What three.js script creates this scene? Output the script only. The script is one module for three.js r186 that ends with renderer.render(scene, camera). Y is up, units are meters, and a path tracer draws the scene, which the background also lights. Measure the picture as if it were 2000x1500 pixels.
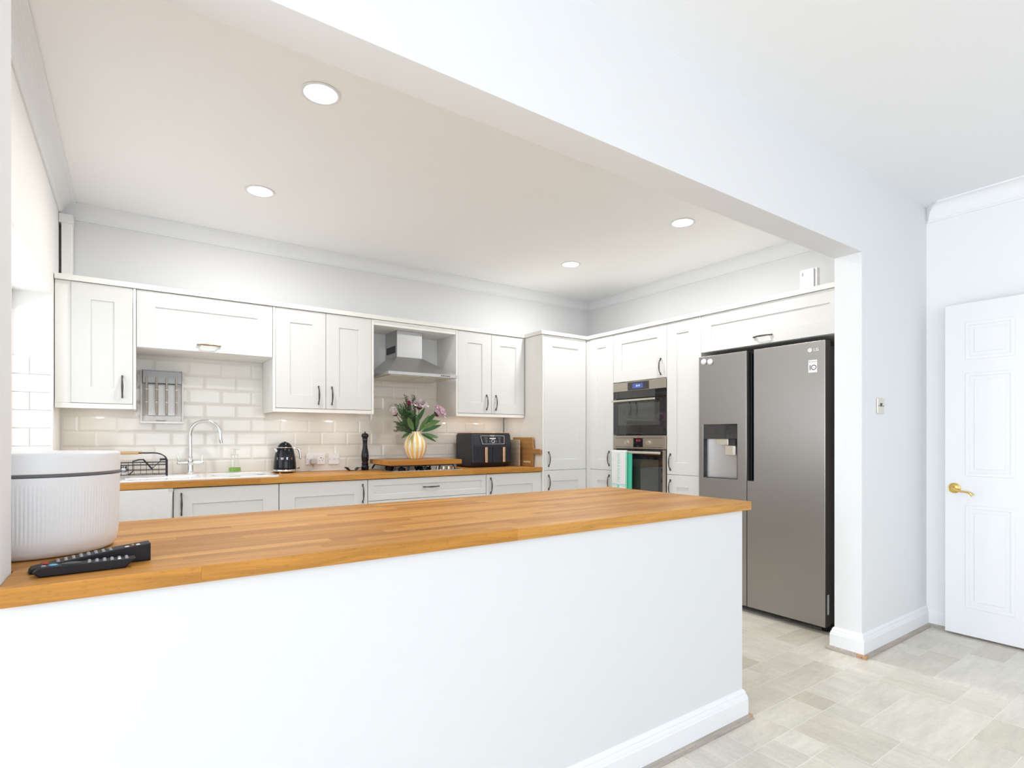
import * as THREE from 'three';
import { RectAreaLightUniformsLib } from 'three/addons/lights/RectAreaLightUniformsLib.js';
import { RoundedBoxGeometry } from 'three/addons/geometries/RoundedBoxGeometry.js';
import { mergeGeometries } from 'three/addons/utils/BufferGeometryUtils.js';
import { FontLoader } from 'three/addons/loaders/FontLoader.js';
import { TextGeometry } from 'three/addons/geometries/TextGeometry.js';

// ------------------------------------------------------------ camera, sky, daylight, exposure
const scene = new THREE.Scene();
const EYE = 1.1875, FOCAL = 1069, YAW = 34.84 * Math.PI / 180;
const camera = new THREE.PerspectiveCamera(2 * Math.atan(750 / FOCAL) * 180 / Math.PI, 4 / 3, 0.05, 60);
camera.position.set(0, EYE, 0);
camera.rotation.y = -YAW;
camera.setViewOffset(2000, 1500, 0, -104, 2000, 1500);   // the lens is shifted, verticals stay upright
scene.background = new THREE.Color(0.86, 0.93, 1.0);
RectAreaLightUniformsLib.init();
function areaLight(color, intensity, w, h, pos, target) {
  const l = new THREE.RectAreaLight(color, intensity, w, h);
  l.position.set(...pos); l.lookAt(...target); scene.add(l);
  return l;
}
const DAY = new THREE.Color(0.905, 0.955, 1.02), LAMP = new THREE.Color(1.0, 0.96, 0.89), CEILING_LAMP = new THREE.Color(1.0, 0.992, 0.975);
areaLight(DAY, 1.95, 3.4, 2.0, [0.9, 1.2, 3.12], [0.9, 1.2, 0]);        // garden doors behind the camera
areaLight(DAY, 12.6, 2.0, 1.9, [-4.12, 1.3, -0.2], [0, 1.3, -0.2]);     // window of the sitting end
areaLight(DAY, 1.5, 1.16, 0.96, [-0.53, 1.47, -3.33], [2, 1.47, -3.33]);  // kitchen window over the sink end
const renderer = new THREE.WebGLRenderer({ antialias: true });
renderer.toneMapping = THREE.LinearToneMapping;
renderer.toneMappingExposure = 1.05;
renderer.shadowMap.enabled = true;

// ------------------------------------------------------------ helpers
let seed = 20240611;
const rnd = () => { seed = (seed * 1664525 + 1013904223) >>> 0; return seed / 4294967296; };
const R = (a, b) => a + (b - a) * rnd();
const V = (x, y, z) => new THREE.Vector3(x, y, z);
const used = new Map();
function numbered(name) { const n = used.get(name) || 0; used.set(name, n + 1); return n ? `${name}_${String(n).padStart(3, '0')}` : name; }
function thing(name, label, category, pos = [0, 0, 0], turn = 0, group) {
  const o = new THREE.Group(); o.name = numbered(name); o.position.set(...pos); o.rotation.y = turn;
  o.userData = { label, category }; if (group) o.userData.group = group;
  scene.add(o); return o;
}
function mesh(name, geo, mat, parent, label) {
  if (Array.isArray(geo)) geo = mergeGeometries(geo.map(g => { g = g.index ? g.toNonIndexed() : g; for (const k of Object.keys(g.attributes)) if (!['position', 'normal', 'uv'].includes(k)) g.deleteAttribute(k); return g; }));
  const m = new THREE.Mesh(geo, mat); m.castShadow = m.receiveShadow = true;
  m.name = parent ? name : numbered(name);
  (parent || scene).add(m); if (label) m.userData.label = label;
  return m;
}
function single(name, geo, mat, label, category, group) { const m = mesh(name, geo, mat); m.userData = { label, category }; if (group) m.userData.group = group; return m; }
function struct(name, geo, mat, label, category) { const m = mesh(name, geo, mat); m.userData = { label, category, kind: 'structure' }; return m; }
function bx(x0, x1, y0, y1, z0, z1, r = 0) {
  const w = x1 - x0, h = y1 - y0, d = z1 - z0;
  const g = r > 0 ? new RoundedBoxGeometry(w, h, d, 2, Math.min(r, w / 2.01, h / 2.01, d / 2.01)) : new THREE.BoxGeometry(w, h, d);
  return g.translate((x0 + x1) / 2, (y0 + y1) / 2, (z0 + z1) / 2);
}
function planarUV(g, su = 1, sv = 1, ou = 0, ov = 0, along = 'x') {   // metric uv picked by the facing of each corner
  const p = g.attributes.position, n = g.attributes.normal, uv = new Float32Array(p.count * 2);
  for (let i = 0; i < p.count; i++) {
    const ax = Math.abs(n.getX(i)), ay = Math.abs(n.getY(i)), az = Math.abs(n.getZ(i));
    let a, b;
    if (ay >= ax && ay >= az) { a = p.getX(i); b = p.getZ(i); } else if (az >= ax) { a = p.getX(i); b = p.getY(i); } else { a = p.getZ(i); b = p.getY(i); }
    if (along !== 'x') [a, b] = [b, a];
    uv[i * 2] = a * su + ou; uv[i * 2 + 1] = b * sv + ov;
  }
  g.setAttribute('uv', new THREE.BufferAttribute(uv, 2)); return g;
}
function cyl(r0, r1, y0, y1, seg = 32, x = 0, z = 0) { return new THREE.CylinderGeometry(r1, r0, y1 - y0, seg).translate(x, (y0 + y1) / 2, z); }
function disc(r, t, seg = 28) { return new THREE.CylinderGeometry(r, r, t, seg).rotateX(Math.PI / 2); }   // faces z
function lathe(pts, seg = 48) { return new THREE.LatheGeometry(pts.map(p => new THREE.Vector2(p[0], p[1])), seg); }
function tube(pts, r, seg = 32, rad = 8, closed = false) { return new THREE.TubeGeometry(new THREE.CatmullRomCurve3(pts.map(p => V(...p)), closed, 'centripetal'), seg, r, rad, closed); }
function polyTube(pts, r, rad = 6) {          // straight bars with ball joints
  const gs = [];
  for (let i = 0; i + 1 < pts.length; i++) {
    const a = V(...pts[i]), b = V(...pts[i + 1]), L = a.distanceTo(b);
    gs.push(new THREE.CylinderGeometry(r, r, L, rad).applyQuaternion(new THREE.Quaternion().setFromUnitVectors(V(0, 1, 0), b.clone().sub(a).normalize())).translate(...a.add(b).multiplyScalar(0.5).toArray()));
    if (i) gs.push(new THREE.SphereGeometry(r, rad, 6).translate(...pts[i]));
  }
  return gs;
}
function sweepR(pts, radii, rad = 10, flat = 1) {   // tube of changing radius, capped
  const c = new THREE.CatmullRomCurve3(pts.map(p => V(...p)), false, 'centripetal'), n = (pts.length - 1) * 5;
  const fr = c.computeFrenetFrames(n), P = [], I = [];
  for (let i = 0; i <= n; i++) {
    const t = i / n, p = c.getPoint(t), k = t * (radii.length - 1), j = Math.min(radii.length - 2, Math.floor(k)), r = radii[j] + (radii[j + 1] - radii[j]) * (k - j);
    for (let a = 0; a < rad; a++) { const th = a / rad * Math.PI * 2, q = p.clone().addScaledVector(fr.normals[i], Math.cos(th) * r).addScaledVector(fr.binormals[i], Math.sin(th) * r * flat); P.push(q.x, q.y, q.z); }
  }
  for (let i = 0; i < n; i++) for (let a = 0; a < rad; a++) { const b = (a + 1) % rad, o = i * rad; I.push(o + a, o + rad + a, o + b, o + b, o + rad + a, o + rad + b); }
  for (const [e, s] of [[0, 1], [n, -1]]) { const p = c.getPoint(e / n), k = P.length / 3; P.push(p.x, p.y, p.z); for (let a = 0; a < rad; a++) { const b = (a + 1) % rad; s > 0 ? I.push(k, e * rad + a, e * rad + b) : I.push(k, e * rad + b, e * rad + a); } }
  const g = new THREE.BufferGeometry(); g.setAttribute('position', new THREE.Float32BufferAttribute(P, 3)); g.setIndex(I); g.computeVertexNormals();
  g.setAttribute('uv', new THREE.BufferAttribute(new Float32Array(P.length / 3 * 2), 2)); return g;
}
function sweepProfile(profile, path, y0 = 0, first = 0) {   // closed profile [(out, up)] along a floor path [(x, z)], mitred corners; out = left-hand side as seen in (x, z)
  const P = [], N = path.length, dirs = [];
  for (let i = 0; i + 1 < N; i++) { const dx = path[i + 1][0] - path[i][0], dz = path[i + 1][1] - path[i][1], L = Math.hypot(dx, dz); dirs.push([-dz / L, dx / L]); }
  const ring = i => { const a = dirs[Math.max(0, i - 1)], b = dirs[Math.min(N - 2, i)], k = 1 + a[0] * b[0] + a[1] * b[1], m = [(a[0] + b[0]) / k, (a[1] + b[1]) / k]; return profile.map(([o, h]) => [path[i][0] + m[0] * o, y0 + h, path[i][1] + m[1] * o]); };
  const rings = path.map((_, i) => ring(i)), M = profile.length;
  for (let i = first; i + 1 < N; i++) for (let j = 0; j < M; j++) { const k = (j + 1) % M, a = rings[i][j], b = rings[i][k], c = rings[i + 1][k], d = rings[i + 1][j]; P.push(...a, ...d, ...b, ...b, ...d, ...c); }
  const tri = THREE.ShapeUtils.triangulateShape(profile.map(p => new THREE.Vector2(...p)), []);
  for (const t of tri) { P.push(...rings[first][t[0]], ...rings[first][t[1]], ...rings[first][t[2]]); P.push(...rings[N - 1][t[0]], ...rings[N - 1][t[2]], ...rings[N - 1][t[1]]); }
  const g = new THREE.BufferGeometry(); g.setAttribute('position', new THREE.Float32BufferAttribute(P, 3)); g.computeVertexNormals();
  return planarUV(g);
}
function holedShape(x0, x1, y0, y1, holes = []) {
  const s = new THREE.Shape([[x0, y0], [x1, y0], [x1, y1], [x0, y1]].map(p => new THREE.Vector2(...p)));
  for (const [a, b, c, d] of holes) s.holes.push(new THREE.Path([[a, c], [a, d], [b, d], [b, c]].map(p => new THREE.Vector2(...p))));
  return s;
}
function roundRect(x0, x1, y0, y1, r) {
  const s = new THREE.Shape(); s.moveTo(x0 + r, y0); s.lineTo(x1 - r, y0); s.absarc(x1 - r, y0 + r, r, -Math.PI / 2, 0); s.lineTo(x1, y1 - r); s.absarc(x1 - r, y1 - r, r, 0, Math.PI / 2);
  s.lineTo(x0 + r, y1); s.absarc(x0 + r, y1 - r, r, Math.PI / 2, Math.PI); s.lineTo(x0, y0 + r); s.absarc(x0 + r, y0 + r, r, Math.PI, Math.PI * 1.5); return s;
}
const ext = (shape, depth, bevel = 0, seg = 1) => new THREE.ExtrudeGeometry(shape, { depth: depth - 2 * bevel, bevelEnabled: bevel > 0, bevelSize: bevel, bevelThickness: bevel, bevelOffset: -bevel, bevelSegments: seg, curveSegments: 10 }).translate(0, 0, bevel);

// ------------------------------------------------------------ textures and materials
function hash(x, y, s) { let h = (x * 374761393 + y * 668265263 + s * 2147483647) | 0; h = Math.imul(h ^ (h >>> 13), 1274126177); return ((h ^ (h >>> 16)) >>> 0) / 4294967296; }
function vnoise(x, y, px, py, s) {
  const xi = Math.floor(x), yi = Math.floor(y), fx = x - xi, fy = y - yi, sx = fx * fx * (3 - 2 * fx), sy = fy * fy * (3 - 2 * fy), w = (a, p) => ((a % p) + p) % p;
  const a = hash(w(xi, px), w(yi, py), s), b = hash(w(xi + 1, px), w(yi, py), s), c = hash(w(xi, px), w(yi + 1, py), s), d = hash(w(xi + 1, px), w(yi + 1, py), s);
  return a + (b - a) * sx + (c - a) * sy + (a - b - c + d) * sx * sy;
}
function dataTex(w, h, f, srgb = true) {
  const d = new Uint8Array(w * h * 4);
  for (let y = 0; y < h; y++) for (let x = 0; x < w; x++) { const c = f(x / w, y / h), i = (y * w + x) * 4; d[i] = Math.max(0, Math.min(255, c[0])); d[i + 1] = Math.max(0, Math.min(255, c[1])); d[i + 2] = Math.max(0, Math.min(255, c[2])); d[i + 3] = 255; }
  const t = new THREE.DataTexture(d, w, h); t.wrapS = t.wrapT = THREE.RepeatWrapping; t.magFilter = THREE.LinearFilter; t.minFilter = THREE.LinearMipmapLinearFilter; t.generateMipmaps = true;
  if (srgb) t.colorSpace = THREE.SRGBColorSpace; t.needsUpdate = true; return t;
}
const grainTex = dataTex(512, 256, (u, v) => {
  const wob = vnoise(u * 4, v * 4, 4, 4, 3) * 0.05;
  const a = vnoise(u * 3, (v + wob) * 40, 3, 40, 1), b = vnoise(u * 10, (v + wob) * 110, 10, 110, 2), c = vnoise(u * 60, v * 120, 60, 120, 5), d = vnoise(u * 2, v * 5, 2, 5, 7);
  const k = 0.80 + 0.12 * a + 0.08 * b + 0.07 * d - (c > 0.8 ? 0.05 : 0);
  return [255 * Math.min(1, k), 255 * Math.min(1, k * 0.985), 255 * Math.min(1, k * 0.955)];
});
const stoneTex = dataTex(512, 512, (u, v) => {
  const a = vnoise(u * 6, v * 26, 6, 26, 11), b = vnoise(u * 18, v * 90, 18, 90, 12), c = vnoise(u * 5, v * 5, 5, 5, 13), d = vnoise(u * 128, v * 160, 128, 160, 14);
  const k = 0.885 + 0.055 * a + 0.045 * b + 0.025 * c + 0.04 * d; return [255 * k, 253 * k, 249 * k];
});
const brushTex = dataTex(256, 512, (u, v) => { const k = 0.80 + 0.12 * vnoise(u * 4, v * 256, 4, 256, 21) + 0.08 * vnoise(u * 16, v * 512, 16, 512, 22); return [255 * k, 255 * k, 255 * k]; }, false);
const weaveTex = dataTex(256, 256, (u, v) => { const k = 0.86 + 0.14 * (0.5 + 0.5 * Math.sin(v * Math.PI * 2 * 32)) * (0.75 + 0.25 * Math.sin(u * Math.PI * 2 * 32)); return [255 * k, 255 * k, 255 * k]; }, false);
const lin = (r, g, b) => new THREE.Color().setRGB(r, g, b);
const std = (c, rough = 0.6, metal = 0, o = {}) => new THREE.MeshStandardMaterial({ color: Array.isArray(c) ? lin(...c) : c, roughness: rough, metalness: metal, ...o });
const phys = (c, rough, metal, o) => new THREE.MeshPhysicalMaterial({ color: Array.isArray(c) ? lin(...c) : c, roughness: rough, metalness: metal, ...o });
const M = {
  lowWallDimmed: std([0.755, 0.765, 0.78], 0.9), sideWallLifted: std([0.90, 0.91, 0.925], 0.9), wall: std([0.82, 0.83, 0.845], 0.9), kitchenWall: std([0.77, 0.775, 0.785], 0.9), leftWall: std([0.89, 0.88, 0.86], 0.9), ceiling: std([0.935, 0.935, 0.93], 0.95), frontCeiling: std([0.92, 0.93, 0.945], 0.95),  // low wall darker, side wall lighter than their shared paint, to even the light
  cornice: std([0.84, 0.85, 0.865], 0.7), gloss: std([0.88, 0.89, 0.91], 0.4), cabinet: std([0.71, 0.71, 0.69], 0.42), carcass: std([0.84, 0.835, 0.80], 0.5), trimBoard: std([0.83, 0.825, 0.785], 0.45),
  glaze: phys([0.83, 0.81, 0.755], 0.12, 0, { clearcoat: 0.4, clearcoatRoughness: 0.08 }), grout: std([0.84, 0.82, 0.77], 0.9),
  bead: std([0.50, 0.455, 0.43], 0.6, 0, { map: grainTex }), rawWood: std([0.52, 0.30, 0.14], 0.8), floorGrout: std([0.92, 0.905, 0.86], 0.7),
  pewter: std([0.105, 0.095, 0.088], 0.38, 0.85), bronze: std([0.30, 0.22, 0.13], 0.38, 0.9), chrome: std([0.82, 0.83, 0.85], 0.08, 1), brass: std([0.78, 0.55, 0.18], 0.2, 1), copper: std([0.86, 0.55, 0.36], 0.25, 1),
  steel: phys([0.35, 0.335, 0.32], 0.34, 1, { roughnessMap: null, bumpMap: brushTex, bumpScale: 0.00012, anisotropy: 0.6 }), steelWarm: std([0.50, 0.46, 0.40], 0.34, 1), hoodSteel: std([0.55, 0.55, 0.55], 0.36, 1), satin: std([0.74, 0.70, 0.62], 0.3, 1),
  black: std([0.012, 0.012, 0.015], 0.45), blackGloss: phys([0.008, 0.009, 0.014], 0.1, 0, { ior: 1.42 }), blackGlass: phys([0.010, 0.010, 0.012], 0.05, 0, { clearcoat: 1, clearcoatRoughness: 0.02 }), ovenGlass: phys([0.045, 0.05, 0.045], 0.05, 0, { clearcoat: 1, clearcoatRoughness: 0.02 }),
  charcoal: std([0.03, 0.029, 0.03], 0.5), fridgeSide: std([0.085, 0.078, 0.074], 0.5), navy: std([0.018, 0.020, 0.030], 0.34), navySatin: std([0.014, 0.016, 0.026], 0.26), castIron: std([0.018, 0.018, 0.02], 0.6), wire: std([0.012, 0.012, 0.018], 0.5),
  whitePlastic: std([0.88, 0.89, 0.91], 0.35), warmPlastic: std([0.83, 0.82, 0.80], 0.4), greyPlastic: std([0.56, 0.55, 0.55], 0.5), ceramic: phys([0.86, 0.86, 0.86], 0.12, 0, { clearcoat: 0.5 }), darkGap: std([0.02, 0.016, 0.02], 0.9), seal: std([0.13, 0.14, 0.16], 0.5),
  galvanised: std([0.36, 0.37, 0.38], 0.5, 0.6), greyWood: std([0.42, 0.38, 0.33], 0.7), rackWhite: std([0.83, 0.82, 0.80], 0.6), bamboo: std([0.62, 0.42, 0.21], 0.55, 0, { map: grainTex }), boardWood: std([0.47, 0.25, 0.09], 0.5, 0, { map: grainTex }), greyBoard: std([0.44, 0.38, 0.31], 0.7, 0, { map: grainTex }), darkWalnut: std([0.05, 0.032, 0.02], 0.5), palePine: std([0.74, 0.62, 0.38], 0.6),
  glass: phys([1, 1, 1], 0.02, 0, { transmission: 1, thickness: 0, ior: 1.45 }), soap: phys([0.62, 0.85, 0.10], 0.1, 0, { transmission: 0.7, thickness: 0.03, ior: 1.35, attenuationColor: lin(0.5, 0.85, 0.05), attenuationDistance: 0.03 }), frosted: phys([0.9, 0.9, 0.88], 0.3, 0, { transmission: 0.6, thickness: 0 }),
  leaf: phys([0.055, 0.15, 0.055], 0.5, 0, { side: THREE.DoubleSide }), leafLight: phys([0.12, 0.23, 0.08], 0.5, 0, { side: THREE.DoubleSide }), sprig: std([0.13, 0.15, 0.085], 0.7, 0, { side: THREE.DoubleSide }), stem: std([0.10, 0.17, 0.06], 0.6),
  petal: std([0.92, 0.70, 0.78], 0.7, 0, { side: THREE.DoubleSide }), petalPale: std([0.95, 0.83, 0.86], 0.7, 0, { side: THREE.DoubleSide }), petalDark: phys([0.42, 0.02, 0.16], 0.6, 0, { side: THREE.DoubleSide }), budCase: std([0.10, 0.025, 0.03], 0.6),
  towel: std([0.74, 0.74, 0.735], 0.95, 0, { bumpMap: weaveTex, bumpScale: 0.004 }), teal: std([0.05, 0.46, 0.32], 0.95, 0, { bumpMap: weaveTex, bumpScale: 0.001 }),
  lampGlow: std([1, 1, 1], 0.5, 0, { emissive: lin(1, 0.97, 0.92), emissiveIntensity: 4 }), plug: std([0.55, 0.51, 0.50], 0.5), bristle: std([0.05, 0.05, 0.055], 0.8), rubberRed: std([0.5, 0.03, 0.04], 0.5), rubberBlue: std([0.12, 0.42, 0.62], 0.5), keyGrey: std([0.30, 0.30, 0.31], 0.5), keyWhite: std([0.8, 0.8, 0.8], 0.5), keyGreen: std([0.35, 0.5, 0.1], 0.5), remoteBody: phys([0.014, 0.013, 0.016], 0.5, 0, { specularIntensity: 0.5 }),
};
const oak = [[0.60, 0.285, 0.064], [0.65, 0.32, 0.076], [0.55, 0.252, 0.053], [0.70, 0.36, 0.096], [0.50, 0.222, 0.045], [0.63, 0.30, 0.068]].map(c => phys(c, 0.4, 0, { map: grainTex, specularIntensity: 0.4 }));
const stones = [[0.80, 0.765, 0.69], [0.75, 0.715, 0.635], [0.83, 0.80, 0.73], [0.78, 0.75, 0.685], [0.71, 0.67, 0.585]].map(c => std(c, 0.32, 0, { map: stoneTex }));
function canvasTex(w, h, draw) { const c = document.createElement('canvas'); c.width = w; c.height = h; draw(c.getContext('2d'), w, h); const t = new THREE.CanvasTexture(c); t.colorSpace = THREE.SRGBColorSpace; return t; }
function print(w, h, tex, rough = 0.4, o = {}) { return { geo: new THREE.PlaneGeometry(w, h), mat: std(0xffffff, rough, 0, { map: tex, ...o }) }; }

// ------------------------------------------------------------ the shell
const XL = -0.36, XR = 4.08, ZB = -4.39, CEIL = 2.64;        // kitchen
const PF = -1.347, PB = -1.487, JL = -0.199, JR = 3.24, HEAD = 2.19;   // partition with its wide opening
const FXL = -4.2, FXR = 4.14, FZ = 3.2;                      // sitting end
struct('floor', planarUV(bx(FXL - 0.2, FXR + 0.2, -0.1, -0.0012, ZB - 0.2, FZ + 0.2)), M.floorGrout, 'pale beige and grey stone-look tiled floor with light joints', 'floor');
const floor = scene.getObjectByName('floor');
{ // stone tiles of mixed sizes on a 0.13 x 0.1475 grid
  const mx = 0.1305, mz = 0.1475, ox = 2.205, oz = -1.178, taken = new Set(), key = (i, j) => i + ',' + j, tiles = [];
  const put = (i, j, w, h, t) => { for (let a = 0; a < w; a++) for (let b = 0; b < h; b++) if (taken.has(key(i + a, j + b))) return false; for (let a = 0; a < w; a++) for (let b = 0; b < h; b++) taken.add(key(i + a, j + b)); tiles.push([i, j, w, h, t]); return true; };
  for (const t of [[0, 0, 2, 2, 1], [2, 1, 4, 2, 2], [-1, 0, 1, 1, 2], [-1, 1, 1, 2, 0], [6, 0, 2, 2, 1], [3, 0, 3, 1, 0], [2, -1, 1, 1, 4], [2, 0, 1, 1, 3], [6, 2, 2, 1, 0], [8, 1, 4, 2, 2], [3, -2, 2, 1, 1], [3, -1, 2, 1, 3], [5, -1, 3, 1, 0], [0, 2, 2, 2, 3], [2, 3, 2, 1, 1]]) put(...t);
  const i0 = -50, i1 = 16, j0 = -23, j1 = 31;
  for (let j = j0; j < j1; j++) for (let i = i0; i < i1; i++) {
    if (taken.has(key(i, j))) continue;
    const s = [[4, 2], [2, 2], [3, 2], [2, 1], [2, 2], [1, 1], [3, 1]], st = Math.floor(rnd() * s.length);
    let ok = false;
    for (let k = 0; k < s.length && !ok; k++) { const [w, h] = s[(st + k) % s.length]; ok = put(i, j, w, h, Math.floor(rnd() * 5)); }
    if (!ok) put(i, j, 1, 1, Math.floor(rnd() * 5));
  }
  const rest = [[], [], [], [], []];
  for (const [i, j, w, h, t] of tiles) {
    const x0 = Math.max(FXL, ox + i * mx), x1 = Math.min(FXR, ox + (i + w) * mx), z0 = Math.max(ZB, oz + j * mz), z1 = Math.min(FZ, oz + (j + h) * mz);
    if (x1 - x0 < 0.02 || z1 - z0 < 0.02) continue;
    const g = planarUV(bx(x0 + 0.0018, x1 - 0.0018, -0.004, -0.0001 * (1 + (i * 7 + j * 3 & 1)), z0 + 0.0018, z1 - 0.0018), 0.9, 0.9, rnd(), rnd(), (i + j) % 2 ? 'x' : 'z');
    if (x1 > 1.85 && z1 > -2.75 && z0 < -0.25) mesh('stone_tile', g, stones[t], floor); else rest[t].push(g);
  }
  rest.forEach((r, t) => { const m = mesh('outlying_tiles', r, stones[t], floor); m.userData.kind = 'stuff'; });
}
struct('ceiling', bx(XL - 0.3, XR + 0.2, CEIL, CEIL + 0.12, ZB - 0.2, PB), M.ceiling, 'flat warm white kitchen ceiling with four round downlights', 'ceiling');
struct('ceiling', bx(FXL - 0.2, FXR + 0.2, CEIL, CEIL + 0.12, PB, FZ + 0.2), M.frontCeiling, 'bright white ceiling on the near side of the partition', 'ceiling');
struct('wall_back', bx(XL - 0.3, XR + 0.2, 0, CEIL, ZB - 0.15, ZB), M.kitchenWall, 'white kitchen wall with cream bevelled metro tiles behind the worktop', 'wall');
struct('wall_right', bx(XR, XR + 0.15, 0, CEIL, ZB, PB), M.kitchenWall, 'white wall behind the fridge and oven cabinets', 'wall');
const wallBack = scene.getObjectByName('wall_back');
// left kitchen wall with the window reveal
const WZ0 = -3.96, WZ1 = -2.70, WY0 = 0.94, WY1 = 1.985;
const turnX = g => g.rotateY(-Math.PI / 2);                  // shape (z, y) extruded towards -x
const wallLeft = struct('wall_left', turnX(ext(holedShape(ZB, PB, 0, CEIL, [[WZ0, WZ1, WY0, WY1]]), 0.26)).translate(XL, 0, 0), M.leftWall, 'cream white kitchen wall with a deep window recess', 'wall');
// partition: one wall with the wide opening cut out of it
{
  const s = new THREE.Shape([[FXL, 0], [JL, 0], [JL, HEAD], [JR, HEAD], [JR, 0], [FXR, 0], [FXR, CEIL], [FXL, CEIL]].map(p => new THREE.Vector2(...p)));
  struct('wall_partition', ext(s, PF - PB).translate(0, 0, PB), M.wall, 'white partition wall with wide kitchen opening and square beam', 'wall');
}
struct('wall_peninsula', bx(JL, 2.12, 0, 0.878, -1.463, -1.343), M.lowWallDimmed, 'low white plastered wall carrying the oak peninsula top', 'wall');  // white paint darkened here to offset strong daylight
struct('wall_front_right', bx(FXR, FXR + 0.15, 0, CEIL, PF, FZ), M.sideWallLifted, 'bright white wall behind the panelled door', 'wall');  // white paint lightened here to make up for weaker daylight
struct('wall_front_left', turnX(ext(holedShape(PF, FZ, 0, CEIL, [[-1.24, 0.84, 0.3, 2.3]]), 0.2)).translate(FXL, 0, 0), M.wall, 'white wall with a window behind the viewer', 'wall');
struct('wall_front_back', ext(holedShape(FXL - 0.2, FXR + 0.2, 0, CEIL, [[-0.8, 2.6, 0.02, 2.2]]), 0.2).translate(0, 0, FZ), M.wall, 'white wall with garden doors behind the viewer', 'wall');
function windowUnit(name, label, frame, pane) { const w = struct(name, frame, M.gloss, label, 'window'); mesh('pane', pane, M.glass, w); return w; }
windowUnit('window_1', 'white kitchen window set deep in the left wall recess', [bx(-0.60, -0.55, WY0, WY1, WZ0, WZ0 + 0.05), bx(-0.60, -0.55, WY0, WY1, WZ1 - 0.05, WZ1), bx(-0.60, -0.55, WY0, WY0 + 0.05, WZ0, WZ1), bx(-0.60, -0.55, WY1 - 0.05, WY1, WZ0, WZ1), bx(-0.60, -0.55, WY0, WY1, -3.35, -3.30)], bx(-0.578, -0.574, WY0 + 0.04, WY1 - 0.04, WZ0 + 0.04, WZ1 - 0.04));
windowUnit('window_2', 'white framed window behind the viewer', [bx(-4.32, -4.26, 0.3, 2.3, -1.24, -1.18), bx(-4.32, -4.26, 0.3, 2.3, 0.78, 0.84), bx(-4.32, -4.26, 0.3, 0.36, -1.24, 0.84), bx(-4.32, -4.26, 2.24, 2.3, -1.24, 0.84), bx(-4.32, -4.26, 0.3, 2.3, -0.23, -0.17)], bx(-4.292, -4.288, 0.35, 2.25, -1.19, 0.79));
windowUnit('window_3', 'white garden doors behind the viewer', [bx(-0.8, -0.72, 0.02, 2.2, FZ + 0.06, FZ + 0.12), bx(2.52, 2.6, 0.02, 2.2, FZ + 0.06, FZ + 0.12), bx(-0.8, 2.6, 0.02, 0.1, FZ + 0.06, FZ + 0.12), bx(-0.8, 2.6, 2.12, 2.2, FZ + 0.06, FZ + 0.12), bx(0.86, 0.94, 0.02, 2.2, FZ + 0.06, FZ + 0.12)], bx(-0.73, 2.53, 0.09, 2.13, FZ + 0.088, FZ + 0.092));
// coving, skirting, floor beading
const cove = (w, h) => { const p = [[0, 0], [0, -h], [0.008, -h], [0.008, -h + 0.007], [0.012, -h + 0.01]]; for (let i = 0; i <= 7; i++) { const t = i / 7 * Math.PI / 2; p.push([w - 0.006 - (w - 0.022) * Math.cos(t), -h + 0.014 + (h - 0.024) * Math.sin(t)]); } p.push([w, -0.008], [w, 0]); return p; };
struct('trim_1', sweepProfile(cove(0.08, 0.09), [[XL, PB], [XL, ZB], [XR, ZB], [XR, PB]], CEIL), M.cornice, 'white moulded coving around the kitchen ceiling', 'coving');
struct('trim_2', sweepProfile(cove(0.08, 0.10), [[FXL, PF], [FXR, PF], [FXR, FZ]], CEIL, 1), M.frontCeiling, 'white moulded coving above the panelled door', 'coving');
const skirt = [[0, 0.02], [0.018, 0.02], [0.018, 0.086], [0.0155, 0.092], [0.0155, 0.095], [0.0125, 0.104], [0.010, 0.106], [0.010, 0.112], [0.005, 0.122], [0, 0.125]];
const quad = [[0, 0], [0.034, 0], [0.034, 0.006], [0.030, 0.013], [0.022, 0.019], [0.0175, 0.020], [0, 0.020]];
const penPath = [[JL, -1.343], [2.12, -1.343], [2.12, -1.463]], jambPath = [[3.42, PB], [JR, PB], [JR, PF], [FXR, PF], [FXR, FZ]];
struct('baseboard_peninsula', sweepProfile(skirt, penPath), M.gloss, 'white moulded skirting along the low peninsula wall', 'skirting');
struct('baseboard_partition', sweepProfile(skirt, jambPath), M.gloss, 'white moulded skirting wrapping the wall pillar beside the fridge', 'skirting');
struct('trim_3', planarUV(sweepProfile(quad, penPath), 2, 2), M.bead, 'greyish wood floor beading below the peninsula skirting', 'beading');
struct('trim_4', planarUV(sweepProfile(quad, jambPath), 2, 2), M.bead, 'greyish wood floor beading around the wall pillar', 'beading');
mesh('worn_corner', [bx(JR - 0.035, JR + 0.005, 0.0005, 0.0185, PF + 0.004, PF + 0.035, 0.006), bx(JR - 0.035, JR - 0.012, 0.0005, 0.019, PF - 0.015, PF + 0.02, 0.006)], M.rawWood, scene.getObjectByName('trim_4'), 'bare brown wood where the beading corner is chipped');
mesh('worn_corner', [bx(2.12 + 0.012, 2.12 + 0.035, 0.0005, 0.0185, -1.343 + 0.002, -1.343 + 0.03, 0.005)], M.rawWood, scene.getObjectByName('trim_3'), 'bare brown wood where the beading corner is chipped');

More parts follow.
